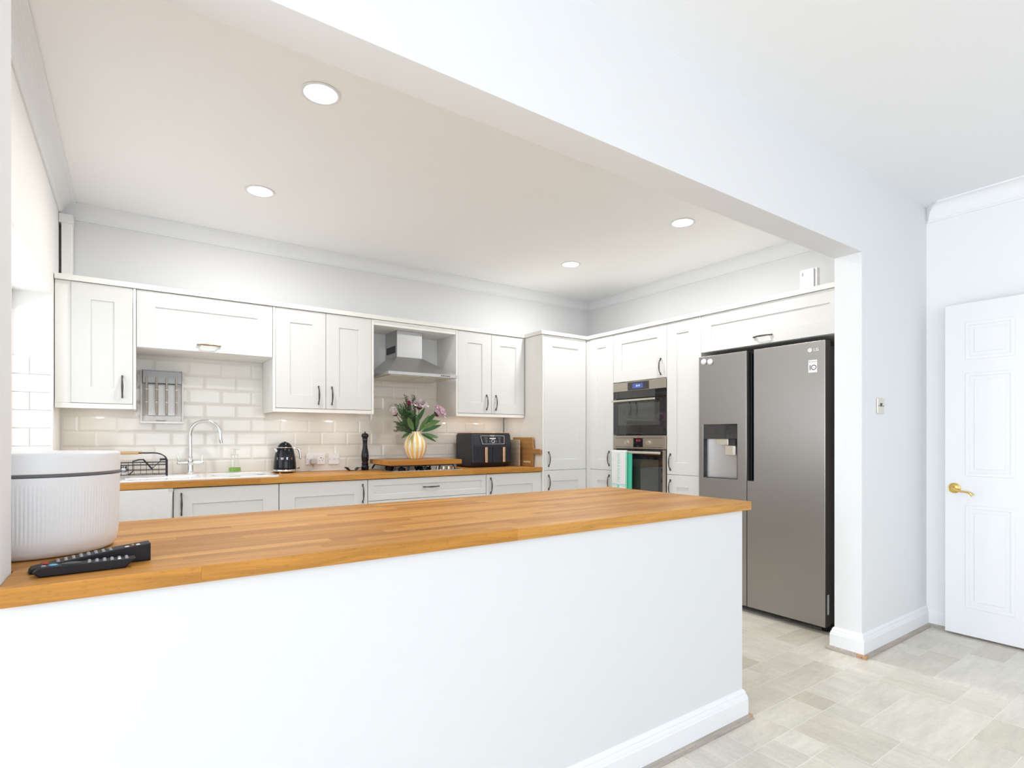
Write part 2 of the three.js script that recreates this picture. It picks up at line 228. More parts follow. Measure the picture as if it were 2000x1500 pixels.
// bevelled metro tiles
function tileGeo(w, h, t = 0.0072, b = 0.012) {     // lies in xy, faces +z
  const P = [], q = (a, b2, c, d) => P.push(...a, ...b2, ...c, ...a, ...c, ...d);
  const o = [[0, 0], [w, 0], [w, h], [0, h]], bb = Math.min(b, w / 3, h / 3), i = [[bb, bb], [w - bb, bb], [w - bb, h - bb], [bb, h - bb]], e = 0.005;
  for (let k = 0; k < 4; k++) { const n = (k + 1) % 4; q([...o[k], 0.003], [...o[n], 0.003], [...o[n], e], [...o[k], e]); q([...o[k], e], [...o[n], e], [...i[n], t], [...i[k], t]); }
  q([...i[0], t], [...i[1], t], [...i[2], t], [...i[3], t]);
  const g = new THREE.BufferGeometry(); g.setAttribute('position', new THREE.Float32BufferAttribute(P, 3)); g.computeVertexNormals(); return planarUV(g);
}
{
  const y0 = 0.929, ph = 0.0983, pw = 0.2, gap = 0.002, cache = new Map();
  const piece = (w, h) => { const k = w.toFixed(3) + h.toFixed(3); if (!cache.has(k)) cache.set(k, tileGeo(w, h)); return cache.get(k); };
  mesh('grout', bx(XL, 2.95, 0.925, 2.05, ZB, ZB + 0.0055), M.grout, wallBack);
  for (let r = 0; r < 9; r++) {
    const top = y0 + (r + 1) * ph, ph0 = r % 2 ? 0.327 : 0.425;
    for (let k = -5; k < 14; k++) {
      let a = ph0 + k * pw, b = a + pw; a = Math.max(a, XL + 0.002); b = Math.min(b, 2.948);
      if (b - a < 0.02) continue;
      const mid = (a + b) / 2;
      if (top > 1.37 && !(mid > -0.02 && mid < 0.86) && !(mid > 1.44 && mid < 2.3)) continue;   // hidden by the wall units
      if (top > 1.72) continue;
      const t = mesh('wall_tile', piece(b - a - gap, ph - gap), M.glaze, wallBack); t.position.set(a + gap / 2, y0 + r * ph + gap / 2, ZB + 0.002);
    }
  }
  mesh('sealant', bx(XL, 2.95, 0.924, 0.932, ZB, ZB + 0.012, 0.003), M.gloss, wallBack);
  // reveal of the window: tiles on its far cheek
  mesh('grout', bx(-0.548, XL - 0.001, 0.94, 1.632, WZ0 - 0.001, WZ0 + 0.001), M.grout, wallLeft);
  for (let r = 0; r < 7; r++) {
    const ww = 0.184, cuts = r % 2 ? [0, ww] : [0, ww / 2, ww];
    for (let c = 0; c + 1 < cuts.length; c++) { const t = mesh('wall_tile', tileGeo(cuts[c + 1] - cuts[c] - gap, ph - gap, 0.007, 0.004), M.glaze, wallLeft); t.position.set(-0.546 + cuts[c] + gap / 2, y0 + 0.014 + r * ph + gap / 2, WZ0 + 0.001); }
  }
  mesh('edge_strip', bx(XL - 0.003, XL + 0.004, 0.94, 1.634, WZ0 - 0.001, WZ0 + 0.009, 0.002), M.gloss, wallLeft);
  mesh('window_board', bx(-0.548, XL + 0.002, 0.925, 0.942, WZ0, WZ1, 0.003), M.gloss, wallLeft);
}
// boxed pipe in the corner above the wall units
{
  const t = thing('pipe_boxing', 'narrow cream boxed-in pipe above the corner wall cabinet', 'pipe boxing', [-0.325, 2.125, -4.28]);
  mesh('box', bx(-0.022, 0.030, 0.035, 0.40, -0.10, 0, 0.004), M.leftWall, t); mesh('collar', bx(-0.025, 0.034, 0, 0.035, -0.10, 0.004, 0.003), M.trimBoard, t); mesh('head', bx(-0.034, 0.034, 0.365, 0.42, -0.10, 0.006, 0.004), M.cornice, t);
}

// ------------------------------------------------------------ fitted cabinets
const ARC = []; for (let i = 0; i <= 8; i++) { const t = i / 8 * 2 - 1; ARC.push([t * 0.048, 0.026 - 0.008 * t * t]); }
const handleGeo = (() => {      // bow handle lying along x, standing off +z
  const L = 0.068, pts = [[-0.05, 0, 0.010], ...ARC.map(([a, b]) => [a, 0, b]), [0.05, 0, 0.010]];
  const g = [sweepR(pts, [0.0034, 0.0042, 0.0054, 0.0062, 0.0054, 0.0042, 0.0034], 8, 0.75)];
  for (const s of [-1, 1]) { g.push(bx(s > 0 ? 0.045 : -L, s > 0 ? L : -0.045, -0.0045, 0.0045, 0.006, 0.0125, 0.002)); g.push(bx(s * 0.062 - 0.005, s * 0.062 + 0.005, -0.0045, 0.0045, 0, 0.010, 0.001)); }
  return mergeGeometries(g.map(q => { q = q.index ? q.toNonIndexed() : q; return q; }));
})();
const handleUp = handleGeo.clone().rotateZ(Math.PI / 2);
const doorCache = new Map();
function shaker(w, h, f = 0.095) {        // origin at lower left, back at z = -0.02, face at z = 0
  const k = w.toFixed(3) + '_' + h.toFixed(3);
  if (doorCache.has(k)) return doorCache.get(k);
  const fv = Math.min(f, h * 0.31), fh = Math.min(f, w * 0.31);
  const fr = ext(holedShape(0, w, 0, h, [[fh, w - fh, fv, h - fv]]), 0.02, 0.0015).translate(0, 0, -0.02);
  const g = [fr, bx(fh - 0.004, w - fh + 0.004, fv - 0.004, h - fv + 0.004, -0.018, -0.0065)];
  const r = mergeGeometries(g.map(q => { q = q.index ? q.toNonIndexed() : q; return q; })); doorCache.set(k, r); return r;
}
// local frame of a cabinet: x along its front, y up, z = 0 at the face of its doors, body behind
function cabinet(name, label, pos, turn, spec, category = 'cabinet', group) {
  const t = thing(name, label, category, pos, turn, group);
  for (const [n, b, m] of spec.boxes || []) mesh(n, bx(...b, 0.001), m || M.carcass, t);
  for (const d of spec.doors || []) {
    const m = mesh(d.drawer ? 'drawer' : 'door', shaker(d.w, d.h, d.f), M.cabinet, t); m.position.set(d.x, d.y, 0);
    if (d.hv) { const h = mesh('handle', handleUp, M.pewter, m, 'dark pewter bow handle'); h.position.set(d.hv[0] - d.x, d.hv[1] - d.y, 0); }
    if (d.hh) { const h = mesh('handle', handleGeo, d.hm || M.pewter, m, 'dark pewter bow handle'); h.position.set(d.hh[0] - d.x, d.hh[1] - d.y, 0); }
  }
  return t;
}
const WU = -4.030, WD = -0.345;      // wall unit door plane and body depth (local z)
cabinet('wall_cabinet', 'narrow cream shaker wall cabinet beside the window recess', [XL + 0.004, 1.357, WU], 0, {
  boxes: [['body', [0, 0.364, 0.03, 0.731, WD, -0.022]], ['filler', [0, 0.072, 0.03, 0.731, -0.022, -0.010]], ['end_panel', [0.366, 0.381, 0, 0.731, WD, 0]], ['pelmet', [0, 0.365, 0, 0.029, -0.04, -0.004]]],
  doors: [{ x: 0.073, y: 0.031, w: 0.291, h: 0.699, hv: [0.313, 0.133] }] });
cabinet('wall_cabinet', 'short wide cream cabinet bridging above the sink', [0.027, 1.735, WU], 0, {
  boxes: [['body', [0, 0.772, 0, 0.353, WD, -0.022]]], doors: [{ x: 0.001, y: 0.002, w: 0.770, h: 0.349, hh: [0.387, 0.046], hm: M.bronze }] });
cabinet('wall_cabinet', 'double door cream wall cabinet between sink and cooker hood', [0.801, 1.364, WU], 0, {
  boxes: [['end_panel', [0, 0.016, 0, 0.724, WD, 0]], ['body', [0.017, 0.702, 0.028, 0.724, WD, -0.022]], ['end_panel', [0.703, 0.719, 0, 0.724, WD, 0]], ['pelmet', [0.017, 0.702, 0, 0.027, -0.04, -0.004]]],
  doors: [{ x: 0.018, y: 0.029, w: 0.340, h: 0.694, hv: [0.306, 0.125] }, { x: 0.361, y: 0.029, w: 0.340, h: 0.694, hv: [0.401, 0.125] }] });
cabinet('hood_housing', 'open cream niche frame around the steel cooker hood', [1.521, 2.048, WU], 0, { boxes: [['top_board', [0, 0.713, 0.0, 0.020, WD, -0.004]], ['fascia', [0, 0.713, 0.021, 0.040, -0.02, -0.002]], ['back_board', [0, 0.713, -0.34, -0.001, WD, WD + 0.004], M.kitchenWall]] }, 'cabinet');
cabinet('wall_cabinet', 'double door cream wall cabinet above the air fryer', [2.235, 1.364, WU], 0, {
  boxes: [['end_panel', [0, 0.016, 0, 0.724, WD, 0]], ['body', [0.017, 0.708, 0.028, 0.724, WD, -0.022]], ['pelmet', [0.017, 0.708, 0, 0.027, -0.04, -0.004]]],
  doors: [{ x: 0.018, y: 0.029, w: 0.332, h: 0.694, hv: [0.299, 0.125] }, { x: 0.353, y: 0.029, w: 0.355, h: 0.694, hv: [0.395, 0.125] }] });
const BU = -3.785, BD = -0.58, BH = 0.785;
const baseBox = w => [['body', [0.001, w - 0.001, 0, BH, BD, -0.022]], ['plinth', [0.001, w - 0.001, -0.1, -0.001, -0.5, -0.06]]];
const hollowBox = w => [['side', [0.001, 0.018, 0, BH, BD, -0.022]], ['side', [w - 0.018, w - 0.001, 0, BH, BD, -0.022]], ['floor_panel', [0.0182, w - 0.0182, 0, 0.018, BD, -0.022]], ['back_panel', [0.0182, w - 0.0182, 0.0182, BH, BD, BD + 0.01]], ['plinth', [0.001, w - 0.001, -0.1, -0.001, -0.5, -0.06]]];
const baseCab = (label, x0, x1, doors, hollow) => cabinet('base_cabinet', label, [x0, 0.1, BU], 0, { boxes: (hollow ? hollowBox : baseBox)(x1 - x0), doors });
baseCab('cream base unit behind the hanging white towel', XL + 0.004, 0.203, [{ x: 0.002, y: 0.002, w: 0.555, h: 0.782 }]);
baseCab('cream base unit under the white sink', 0.204, 0.789, [{ x: 0.002, y: 0.002, w: 0.581, h: 0.782, hv: [0.041, 0.690] }], true);
baseCab('cream base unit under the kettle', 0.790, 1.383, [{ x: 0.002, y: 0.002, w: 0.589, h: 0.782, hv: [0.555, 0.690] }]);
baseCab('wide cream drawer unit under the gas hob', 1.384, 2.377, [{ drawer: 1, x: 0.002, y: 0.632, w: 0.989, h: 0.152, hh: [0.497, 0.712], f: 0.045 }, { drawer: 1, x: 0.002, y: 0.002, w: 0.989, h: 0.627, hh: [0.497, 0.55] }]);
baseCab('cream base unit under the air fryer', 2.378, 2.949, [{ x: 0.002, y: 0.002, w: 0.566, h: 0.782, hv: [0.041, 0.690] }]);
const TH = 1.988;
cabinet('tall_cabinet', 'tall cream larder in the corner beside the cutting boards', [2.95, 0.1, -3.770], 0, {
  boxes: [['body', [0, 0.515, 0, TH, -0.60, -0.022]], ['plinth', [0, 0.515, -0.1, -0.001, -0.55, -0.06]], ['side_panel', [0, 0.014, 0, TH, -0.021, 0]]],
  doors: [{ x: 0.016, y: 0.797, w: 0.492, h: 1.190, hv: [0.064, 0.895] }, { x: 0.016, y: 0.002, w: 0.492, h: 0.792, hv: [0.064, 0.690] }] });
const RT = -Math.PI / 2, RX = 3.4765;    // right run: local x points to the viewer, doors face the room
cabinet('corner_post', 'cream filler post in the cabinet corner', [RX, 0.1, -3.768], RT, { boxes: [['post', [0, 0.036, 0, TH, -0.1, -0.002], M.cabinet], ['infill', [-0.03, -0.001, -0.1, TH, -0.006, 0.0105], M.cabinet]] }, 'cabinet');
cabinet('tall_cabinet', 'narrow tall cream cabinet left of the ovens', [RX, 0.1, -3.731], RT, {
  boxes: [['body', [0, 0.294, 0, TH, -0.585, -0.022]], ['plinth', [0, 0.294, -0.1, -0.001, -0.5, -0.06]]],
  doors: [{ x: 0.001, y: 0.797, w: 0.292, h: 1.190, hv: [0.247, 0.900] }, { x: 0.001, y: 0.002, w: 0.292, h: 0.792, hv: [0.247, 0.690] }] });
cabinet('oven_cabinet', 'cream oven tower holding two built-in ovens', [RX, 0.1, -3.436], RT, {
  boxes: [['body', [0, 0.016, 0, TH, -0.585, -0.022]], ['body', [0.566, 0.582, 0, TH, -0.585, -0.022]], ['body', [0.016, 0.566, 1.56, TH, -0.585, -0.022]], ['body', [0.016, 0.566, 0, 0.49, -0.585, -0.022]], ['back_panel', [0.016, 0.566, 0.49, 1.56, -0.585, -0.575]], ['shelf', [0.016, 0.566, 1.097, 1.103, -0.575, -0.03]], ['plinth', [0, 0.582, -0.1, -0.001, -0.5, -0.06]]],
  doors: [{ x: 0.001, y: 1.564, w: 0.580, h: 0.423, hv: [0.526, 1.653] }, { x: 0.001, y: 0.002, w: 0.580, h: 0.486 }] });
cabinet('tall_cabinet', 'tall cream larder between the ovens and the fridge', [RX, 0.1, -2.853], RT, {
  boxes: [['body', [0, 0.297, 0, TH, -0.585, -0.022]], ['plinth', [0, 0.297, -0.1, -0.001, -0.5, -0.06]], ['end_panel', [0.299, 0.316, -0.1, TH, -0.585, 0]]],
  doors: [{ x: 0.001, y: 0.797, w: 0.296, h: 1.190, hv: [0.039, 0.893] }, { x: 0.001, y: 0.002, w: 0.296, h: 0.792, hv: [0.039, 0.690] }] });
cabinet('bridging_cabinet', 'wide cream cabinet bridging over the steel fridge', [RX, 1.813, -2.536], RT, {
  boxes: [['body', [0, 1.0, 0, 0.275, -0.585, -0.022]]], doors: [{ x: 0.001, y: 0.001, w: 0.998, h: 0.274, hh: [0.486, 0.053], f: 0.085 }] });
single('cornice_board', sweepProfile([[0, 0], [0.012, 0], [0.014, 0.03], [0, 0.03], [-0.06, 0.03], [-0.06, 0]], [[XL + 0.004, WU], [2.944, WU], [2.944, -3.770], [RX, -3.770], [RX, PB - 0.03]], 2.090), M.trimBoard, 'long cream board running along the tops of the cabinets', 'cornice board');

// ------------------------------------------------------------ oak worktops, stave by stave
function staves(parent, rows, y0, y1, zf, zb, ranges) {
  const d = (zf - zb) / rows;
  for (let r = 0; r < rows; r++) {
    const z1 = zf - r * d, z0 = z1 - d;
    for (const [xa, xb] of ranges((z0 + z1) / 2)) {
      let x = xa, first = true;
      while (x < xb - 0.001) {
        let L = R(0.35, 0.85); if (first) { L *= R(0.3, 1); first = false; } if (xb - x - L < 0.18) L = xb - x;
        const g = planarUV(bx(x + 0.0001, x + L - 0.0001, y0, y1, z0 + 0.0001, z1 - 0.0001), 1.6, 3.2, rnd(), rnd());
        g.translate(-parent.position.x, -parent.position.y, -parent.position.z);
        mesh('stave', g, oak[Math.floor(rnd() * oak.length)], parent); x += L;
      }
    }
  }
}
const PT = 0.914;
const penTop = thing('peninsula_worktop', 'long oak block worktop on the low white peninsula wall', 'worktop', [0.9, 0.879, -1.75]);
staves(penTop, 20, 0.879, PT, -1.331, -2.182, z => [[z > PB ? JL + 0.002 : XL + 0.006, 2.169]]);
{ // cupboards carrying the kitchen side of the peninsula
  const t = thing('peninsula_cabinet', 'cream base units on the kitchen side of the peninsula', 'cabinet', [0.9, 0, -1.8]);
  mesh('body', bx(-1.09, 1.20, 0.1, 0.878, -0.33, 0.335, 0.002), M.carcass, t); mesh('plinth', bx(-1.09, 1.18, 0, 0.099, -0.28, 0.335), M.carcass, t);
}
const WT = 0.925;
const backTop = thing('worktop', 'oak block worktop along the tiled back wall', 'worktop', [1.3, 0.890, -4.08]);
const SX0 = 0.42, SX1 = 0.775, SZ0 = -4.24, SZ1 = -3.90;      // cut-out of the basin
staves(backTop, 14, 0.890, WT, -3.772, -4.378, z => (z < SZ1 && z > SZ0) ? [[XL + 0.004, SX0], [SX1, 2.949]] : [[XL + 0.004, 2.949]]);

// ------------------------------------------------------------ sink, tap and things around it
{
  const t = thing('sink', 'white ceramic inset sink with drainer', 'sink', [0.33, WT, -4.07]);
  const x0 = -0.46, x1 = 0.475, z0 = -0.245, z1 = 0.255, bx0 = SX0 - 0.33 + 0.012, bx1 = SX1 - 0.33 - 0.012, bz0 = SZ0 + 4.07 + 0.012, bz1 = SZ1 + 4.07 - 0.012;
  const s = roundRect(x0, x1, z0, z1, 0.04); const h = roundRect(bx0, bx1, bz0, bz1, 0.05).getPoints(8); s.holes.push(new THREE.Path(h.reverse()));
  const dr = roundRect(-0.40, 0.03, -0.13, 0.19, 0.05).getPoints(8); s.holes.push(new THREE.Path(dr.reverse()));
  mesh('rim', ext(s, 0.014, 0.004, 3).rotateX(Math.PI / 2).translate(0, 0.0145, 0), M.ceramic, t);
  mesh('drainer', [bx(-0.405, 0.035, 0.0005, 0.006, -0.135, 0.195, 0.002), ...[0, 1, 2, 3, 4, 5].map(i => bx(-0.36, -0.02, 0.005, 0.009, -0.08 + i * 0.044, -0.066 + i * 0.044, 0.003))], M.ceramic, t);
  mesh('basin', [bx(bx0 - 0.006, bx1 + 0.006, -0.16, -0.152, bz0 - 0.006, bz1 + 0.006), bx(bx0 - 0.008, bx0, -0.16, 0.004, bz0, bz1), bx(bx1, bx1 + 0.008, -0.16, 0.004, bz0, bz1), bx(bx0 - 0.008, bx1 + 0.008, -0.16, 0.004, bz0 - 0.008, bz0), bx(bx0 - 0.008, bx1 + 0.008, -0.16, 0.004, bz1, bz1 + 0.008)], M.ceramic, t);
}
const ST = WT + 0.0145;
{
  const t = thing('tap', 'chrome swan neck kitchen mixer tap with two levers', 'tap', [0.33, ST, -4.285]);
  mesh('base', [lathe([[0, 0], [0.026, 0], [0.026, 0.004], [0.020, 0.010], [0.018, 0.030], [0.017, 0.060], [0.0165, 0.085], [0, 0.085]], 28).rotateY(0)], M.chrome, t);
  mesh('body', [new THREE.CylinderGeometry(0.0125, 0.0125, 0.145, 20).rotateZ(Math.PI / 2).translate(0, 0.078, 0), lathe([[0, 0.06], [0.019, 0.06], [0.019, 0.096], [0.0135, 0.102], [0.0135, 0.118], [0, 0.118]], 24)], M.chrome, t);
  const pts = [[0, 0.10, 0], [0, 0.17, 0], [0, 0.26, 0]]; for (let i = 1; i <= 9; i++) { const a = Math.PI - i / 9 * Math.PI * 0.90; pts.push([0.088 + 0.088 * Math.cos(a), 0.272 + 0.088 * Math.sin(a), 0.004 * i]); } pts.push([0.178, 0.226, 0.040]);
  mesh('spout', tube(pts, 0.0105, 60, 14), M.chrome, t);
  mesh('nozzle', new THREE.CylinderGeometry(0.012, 0.011, 0.028, 18).rotateZ(0.2).translate(0.179, 0.220, 0.041), M.chrome, t);
  for (const s of [-1, 1]) mesh('lever', [sweepR([[s * 0.066, 0.070, 0], [s * 0.070, 0.095, 0], [s * 0.074, 0.135, 0]], [0.010, 0.006, 0.0035], 10), new THREE.SphereGeometry(0.013, 14, 10).translate(s * 0.068, 0.077, 0)], M.chrome, t);
}
{
  const t = thing('soap_dispenser', 'clear glass conical soap dispenser with green liquid', 'soap dispenser', [0.60, ST, -4.285]);
  mesh('bottle', lathe([[0, 0.001], [0.043, 0.001], [0.044, 0.006], [0.036, 0.06], [0.026, 0.118], [0.024, 0.122], [0.0225, 0.122], [0.034, 0.06], [0.0415, 0.007], [0, 0.005]], 32), M.glass, t);
  mesh('liquid', lathe([[0, 0.0065], [0.041, 0.0075], [0.0365, 0.036], [0, 0.036]], 32), M.soap, t, 'bright green washing-up liquid');
  mesh('pump', [cyl(0.026, 0.026, 0.123, 0.128, 24), cyl(0.008, 0.007, 0.128, 0.168, 16), bx(-0.008, 0.034, 0.160, 0.170, -0.007, 0.007, 0.003), cyl(0.003, 0.003, 0.02, 0.125, 8)], M.frosted, t);
}
{ // black wire sink caddy
  const t = thing('sink_caddy', 'black wire sink caddy with wooden handles', 'caddy', [-0.005, ST, -4.20]), L = 0.195, D = 0.055, r = 0.0022;
  const side = z => [...polyTube([[-L, 0, z], [-L, 0.10, z]], 0.004, 8), ...polyTube([[L, -0.0, z], [L, 0.105, z]], 0.004, 8)];
  mesh('frame', [...side(-D), ...side(D), ...[0.012, 0.040, 0.072, 0.088].flatMap(y => [...polyTube([[-L, y, D], [L, y, D]], r), ...polyTube([[-L, y, -D], [L, y, -D]], r), ...polyTube([[-L, y, -D], [-L, y, D]], r), ...polyTube([[L, y, -D], [L, y, D]], r)]), ...[-0.13, -0.065, 0.0, 0.065, 0.13].flatMap(x => [...polyTube([[x, 0.012, -D], [x, 0.012, D]], r), ...polyTube([[x + 0.02, 0.012, D], [x + 0.02, 0.085, D]], 0.0014), ...polyTube([[x - 0.01, 0.012, -D], [x - 0.01, 0.085, -D]], 0.0014)])], M.wire, t);
  for (const z of [-D, D]) { mesh('handle_wire', tube([[-L, 0.10, z], [-L + 0.006, 0.125, z], [-L + 0.035, 0.142, z], [-0.08, 0.148, z], [0, 0.149, z], [0.08, 0.148, z], [L - 0.045, 0.144, z], [L - 0.008, 0.122, z], [L, 0.10, z]], 0.0032, 60, 8), M.wire, t); mesh('grip', planarUV(new THREE.CylinderGeometry(0.008, 0.008, 0.145, 14).rotateZ(Math.PI / 2).translate(z > 0 ? -0.03 : -0.01, 0.149, z), 3, 3), M.bamboo, t, 'round wooden grip'); }
  const band = (pts) => { const s = new THREE.Shape(); pts.forEach((p, i) => i ? s.lineTo(...p) : s.moveTo(...p)); return ext(s, 0.07).translate(0, 0, -0.035); };
  mesh('divider', band([[-0.01, 0.014], [0.012, 0.032], [0.012, 0.098], [0.045, 0.109], [0.073, 0.109], [0.118, 0.05], [0.112, 0.042], [0.066, 0.103], [0.047, 0.103], [0.016, 0.093], [0.016, 0.030], [-0.006, 0.012]]), M.wire, t, 'bent black metal strip divider');
  mesh('divider', [...polyTube([[0.115, 0.046, 0], [0.168, 0.104, 0]], 0.0022), bx(0.158, 0.196, 0.100, 0.111, -0.035, 0.035, 0.001)], M.wire, t);
  const b = thing('dish_brush', 'round dish brush with black bristles in the wire caddy', 'brush', [-0.04, ST + 0.016, -4.19]);
  const br = []; for (let i = 0; i < 90; i++) { const a = R(0, 6.283), e = R(-0.5, 1.1), d = V(Math.cos(a) * Math.cos(e), Math.sin(e), Math.sin(a) * Math.cos(e)); br.push(new THREE.CylinderGeometry(0.0009, 0.0009, 0.026, 4).applyQuaternion(new THREE.Quaternion().setFromUnitVectors(V(0, 1, 0), d)).translate(d.x * 0.016, 0.027 + d.y * 0.016, d.z * 0.016)); }
  mesh('bristles', br, M.bristle, b); mesh('head', [new THREE.SphereGeometry(0.017, 18, 12).translate(0, 0.027, 0), cyl(0.019, 0.019, 0, 0.010, 20)], M.whitePlastic, b);
  const s = thing('sponge', 'small tan scouring sponge lying in the wire caddy', 'sponge', [-0.115, ST + 0.0145, -4.19]); mesh('foam', bx(-0.035, 0.035, 0, 0.018, -0.025, 0.025, 0.004), M.bamboo, s); mesh('scourer', bx(-0.035, 0.035, 0.0182, 0.024, -0.025, 0.025, 0.002), M.greyWood, s);
}
{ // white wall rack with four grey rails
  const t = thing('wall_rack', 'white wooden wall rack with four grey rails and metal tray', 'rack', [0.172, 1.279, ZB + 0.011]), w = 0.122;
  mesh('back_board', bx(-w, w, 0.0, 0.355, 0.001, 0.010, 0.002), M.rackWhite, t);
  for (const s of [-1, 1]) mesh('side_panel', bx(s > 0 ? w - 0.010 : -w, s > 0 ? w : -w + 0.010, 0.014, 0.355, 0.0102, 0.034, 0.002), M.rackWhite, t);
  mesh('ledge', bx(-w - 0.004, w + 0.004, 0, 0.014, 0.0102, 0.075, 0.003), M.rackWhite, t); mesh('front_lip', bx(-w + 0.01, w - 0.01, 0.0145, 0.052, 0.012, 0.022, 0.003), M.rackWhite, t);
  mesh('metal_tray', [bx(-w + 0.012, w - 0.012, 0.268, 0.270, 0.0105, 0.060), bx(-w + 0.012, w - 0.012, 0.270, 0.345, 0.0585, 0.060), bx(-w + 0.012, -w + 0.0135, 0.270, 0.355, 0.0105, 0.060), bx(w - 0.0135, w - 0.012, 0.270, 0.355, 0.0105, 0.060), bx(-w + 0.012, w - 0.012, 0.270, 0.357, 0.0105, 0.012)], M.galvanised, t, 'grey galvanised metal tray');
  for (let i = 0; i < 3; i++) mesh('inner_panel', bx(-0.079 + i * 0.055, -0.036 + i * 0.055, 0.054, 0.262, 0.0105, 0.030, 0.003), M.whitePlastic, t);
  for (let i = 0; i < 4; i++) { const x = -0.088 + i * 0.0555, rl = mesh('rail', bx(x - 0.0055, x + 0.0055, 0.064, 0.305, 0.062, 0.074, 0.002), M.greyWood, t, 'grey-brown upright rail'); mesh('pin', [bx(x - 0.007, x + 0.007, 0.138, 0.142, 0.060, 0.0755, 0.001), bx(x - 0.007, x + 0.007, 0.222, 0.226, 0.060, 0.0755, 0.001), bx(x - 0.003, x + 0.003, 0.07, 0.30, 0.0225, 0.0615)], M.satin, rl); }
  const d = thing('saucer', 'small white saucer on the ledge of the wall rack', 'saucer', [0.165, 1.2935, ZB + 0.055]); mesh('dish', lathe([[0, 0], [0.014, 0], [0.030, 0.006], [0.029, 0.007], [0.013, 0.002], [0, 0.002]], 28), M.ceramic, d);
}
{ // towel hanging from the rail under the worktop edge
  const g = new THREE.PlaneGeometry(0.36, 0.32, 40, 24), p = g.attributes.position;
  for (let i = 0; i < p.count; i++) { const x = p.getX(i), y = p.getY(i), k = (0.16 - y) / 0.32; p.setXYZ(i, x - 0.02 * k * (x > 0 ? x / 0.18 : 0), y, 0.003 * Math.sin(x * 34 + 1) * k + 0.002 * Math.sin(x * 80) * k); }
  g.computeVertexNormals();
  const back = g.clone().translate(0, 0, -0.004); back.index.array.reverse();
  const t = thing('tea_towel', 'plain white waffle towel hanging below the worktop edge', 'towel', [0.022, 0.568, -3.7715]);
  mesh('cloth', planarUV(mergeGeometries([g, back]), 9, 9).translate(0, 0.159, 0), M.towel, t); mesh('hem', bx(0.158, 0.1815, 0.300, 0.3195, -0.004, 0.0015, 0.001), M.towel, t);
}
// ------------------------------------------------------------ kettle, sockets, mill
const font = await new FontLoader().loadAsync('fonts/droid/droid_sans_bold.typeface.json');
const word = (s, size, depth) => { const g = new TextGeometry(s, { font, size, depth, curveSegments: 4 }); g.computeBoundingBox(); const b = g.boundingBox; return g.translate(-(b.min.x + b.max.x) / 2, -(b.min.y + b.max.y) / 2, 0); };
{
  const t = thing('kettle', 'glossy black retro kettle with chrome base and handle', 'kettle', [0.932, WT, -4.272]), rr = y => { const k = Math.max(0, (y - 0.03) / 0.19); return 0.079 - 0.010 * k - 0.030 * k * k * k; };
  const prof = [[0, 0.028], [0.078, 0.028], [0.079, 0.034]]; for (let i = 1; i <= 10; i++) { const y = 0.034 + i * 0.0148; prof.push([rr(y), y]); } prof.push([0.052, 0.186], [0, 0.186]);
  mesh('body', lathe(prof, 56), M.blackGloss, t);
  mesh('base', [lathe([[0, 0.010], [0.080, 0.010], [0.083, 0.014], [0.082, 0.025], [0.079, 0.0275], [0, 0.0275]], 48), ...[0, 1, 2, 3].map(i => cyl(0.012, 0.012, 0, 0.010, 14, 0.06 * Math.cos(i * 1.571 + 0.7), 0.06 * Math.sin(i * 1.571 + 0.7)))], M.chrome, t);
  mesh('foot_ring', cyl(0.070, 0.072, 0.001, 0.0098, 40), M.black, t);
  mesh('lid_band', lathe([[0.050, 0.183], [0.0560, 0.184], [0.0550, 0.189], [0.049, 0.190]], 40), M.chrome, t);
  mesh('lid', lathe([[0, 0.2285], [0.012, 0.2275], [0.028, 0.221], [0.041, 0.209], [0.0505, 0.190], [0, 0.188]].reverse(), 40), M.blackGloss, t);
  mesh('lid_knob', lathe([[0, 0.228], [0.006, 0.228], [0.008, 0.234], [0.005, 0.238], [0, 0.239]], 18), M.chrome, t);
  mesh('handle', sweepR([[0.052, 0.176, -0.004], [0.072, 0.181, -0.004], [0.090, 0.178, -0.003], [0.104, 0.162, -0.002], [0.110, 0.132, -0.001], [0.113, 0.098, 0]].map(([a, b, c]) => [a * 0.96, b, a * 0.10 + c]), [0.007, 0.0075, 0.008, 0.0085, 0.0085, 0.0075], 12), M.chrome, t);
  mesh('spout', sweepR([[-0.052, 0.158, 0.008], [-0.066, 0.170, 0.010], [-0.078, 0.182, 0.011]], [0.014, 0.011, 0.008], 12), M.chrome, t);
  const yl = 0.108, gs = 'SMEG'.split('').map((c, i) => word(c, 0.017, 0.002).translate(0, 0, rr(yl) - 0.0008).rotateY([-0.98, -0.47, 0, 0.46][i]).translate(0, yl, 0));
  mesh('lettering', gs, M.chrome, t, 'chrome letters around the kettle');
  mesh('switch_lever', [sweepR([[0.082, 0.030, 0.012], [0.096, 0.034, 0.014]], [0.004, 0.003], 8), new THREE.SphereGeometry(0.005, 10, 8).translate(0.097, 0.034, 0.014)], M.pewter, t);
  mesh('cable', tube([[0.075, 0.014, -0.02], [0.115, 0.006, -0.045], [0.170, 0.005, -0.062], [0.205, 0.012, -0.070], [0.223, 0.030, -0.072], [0.228, 0.052, -0.070]], 0.003, 40, 8), M.plug, t);
  const p = thing('plug', 'grey moulded plug pushed into the double socket', 'plug', [1.158, 0.982, -4.366]); mesh('body', ext(roundRect(-0.024, 0.024, -0.002, 0.042, 0.012), 0.036, 0.006, 3).translate(0, 0, 0.0005), M.plug, p); mesh('cable_grip', new THREE.CylinderGeometry(0.005, 0.004, 0.024, 12).translate(0, -0.010, 0.012), M.plug, p);
}
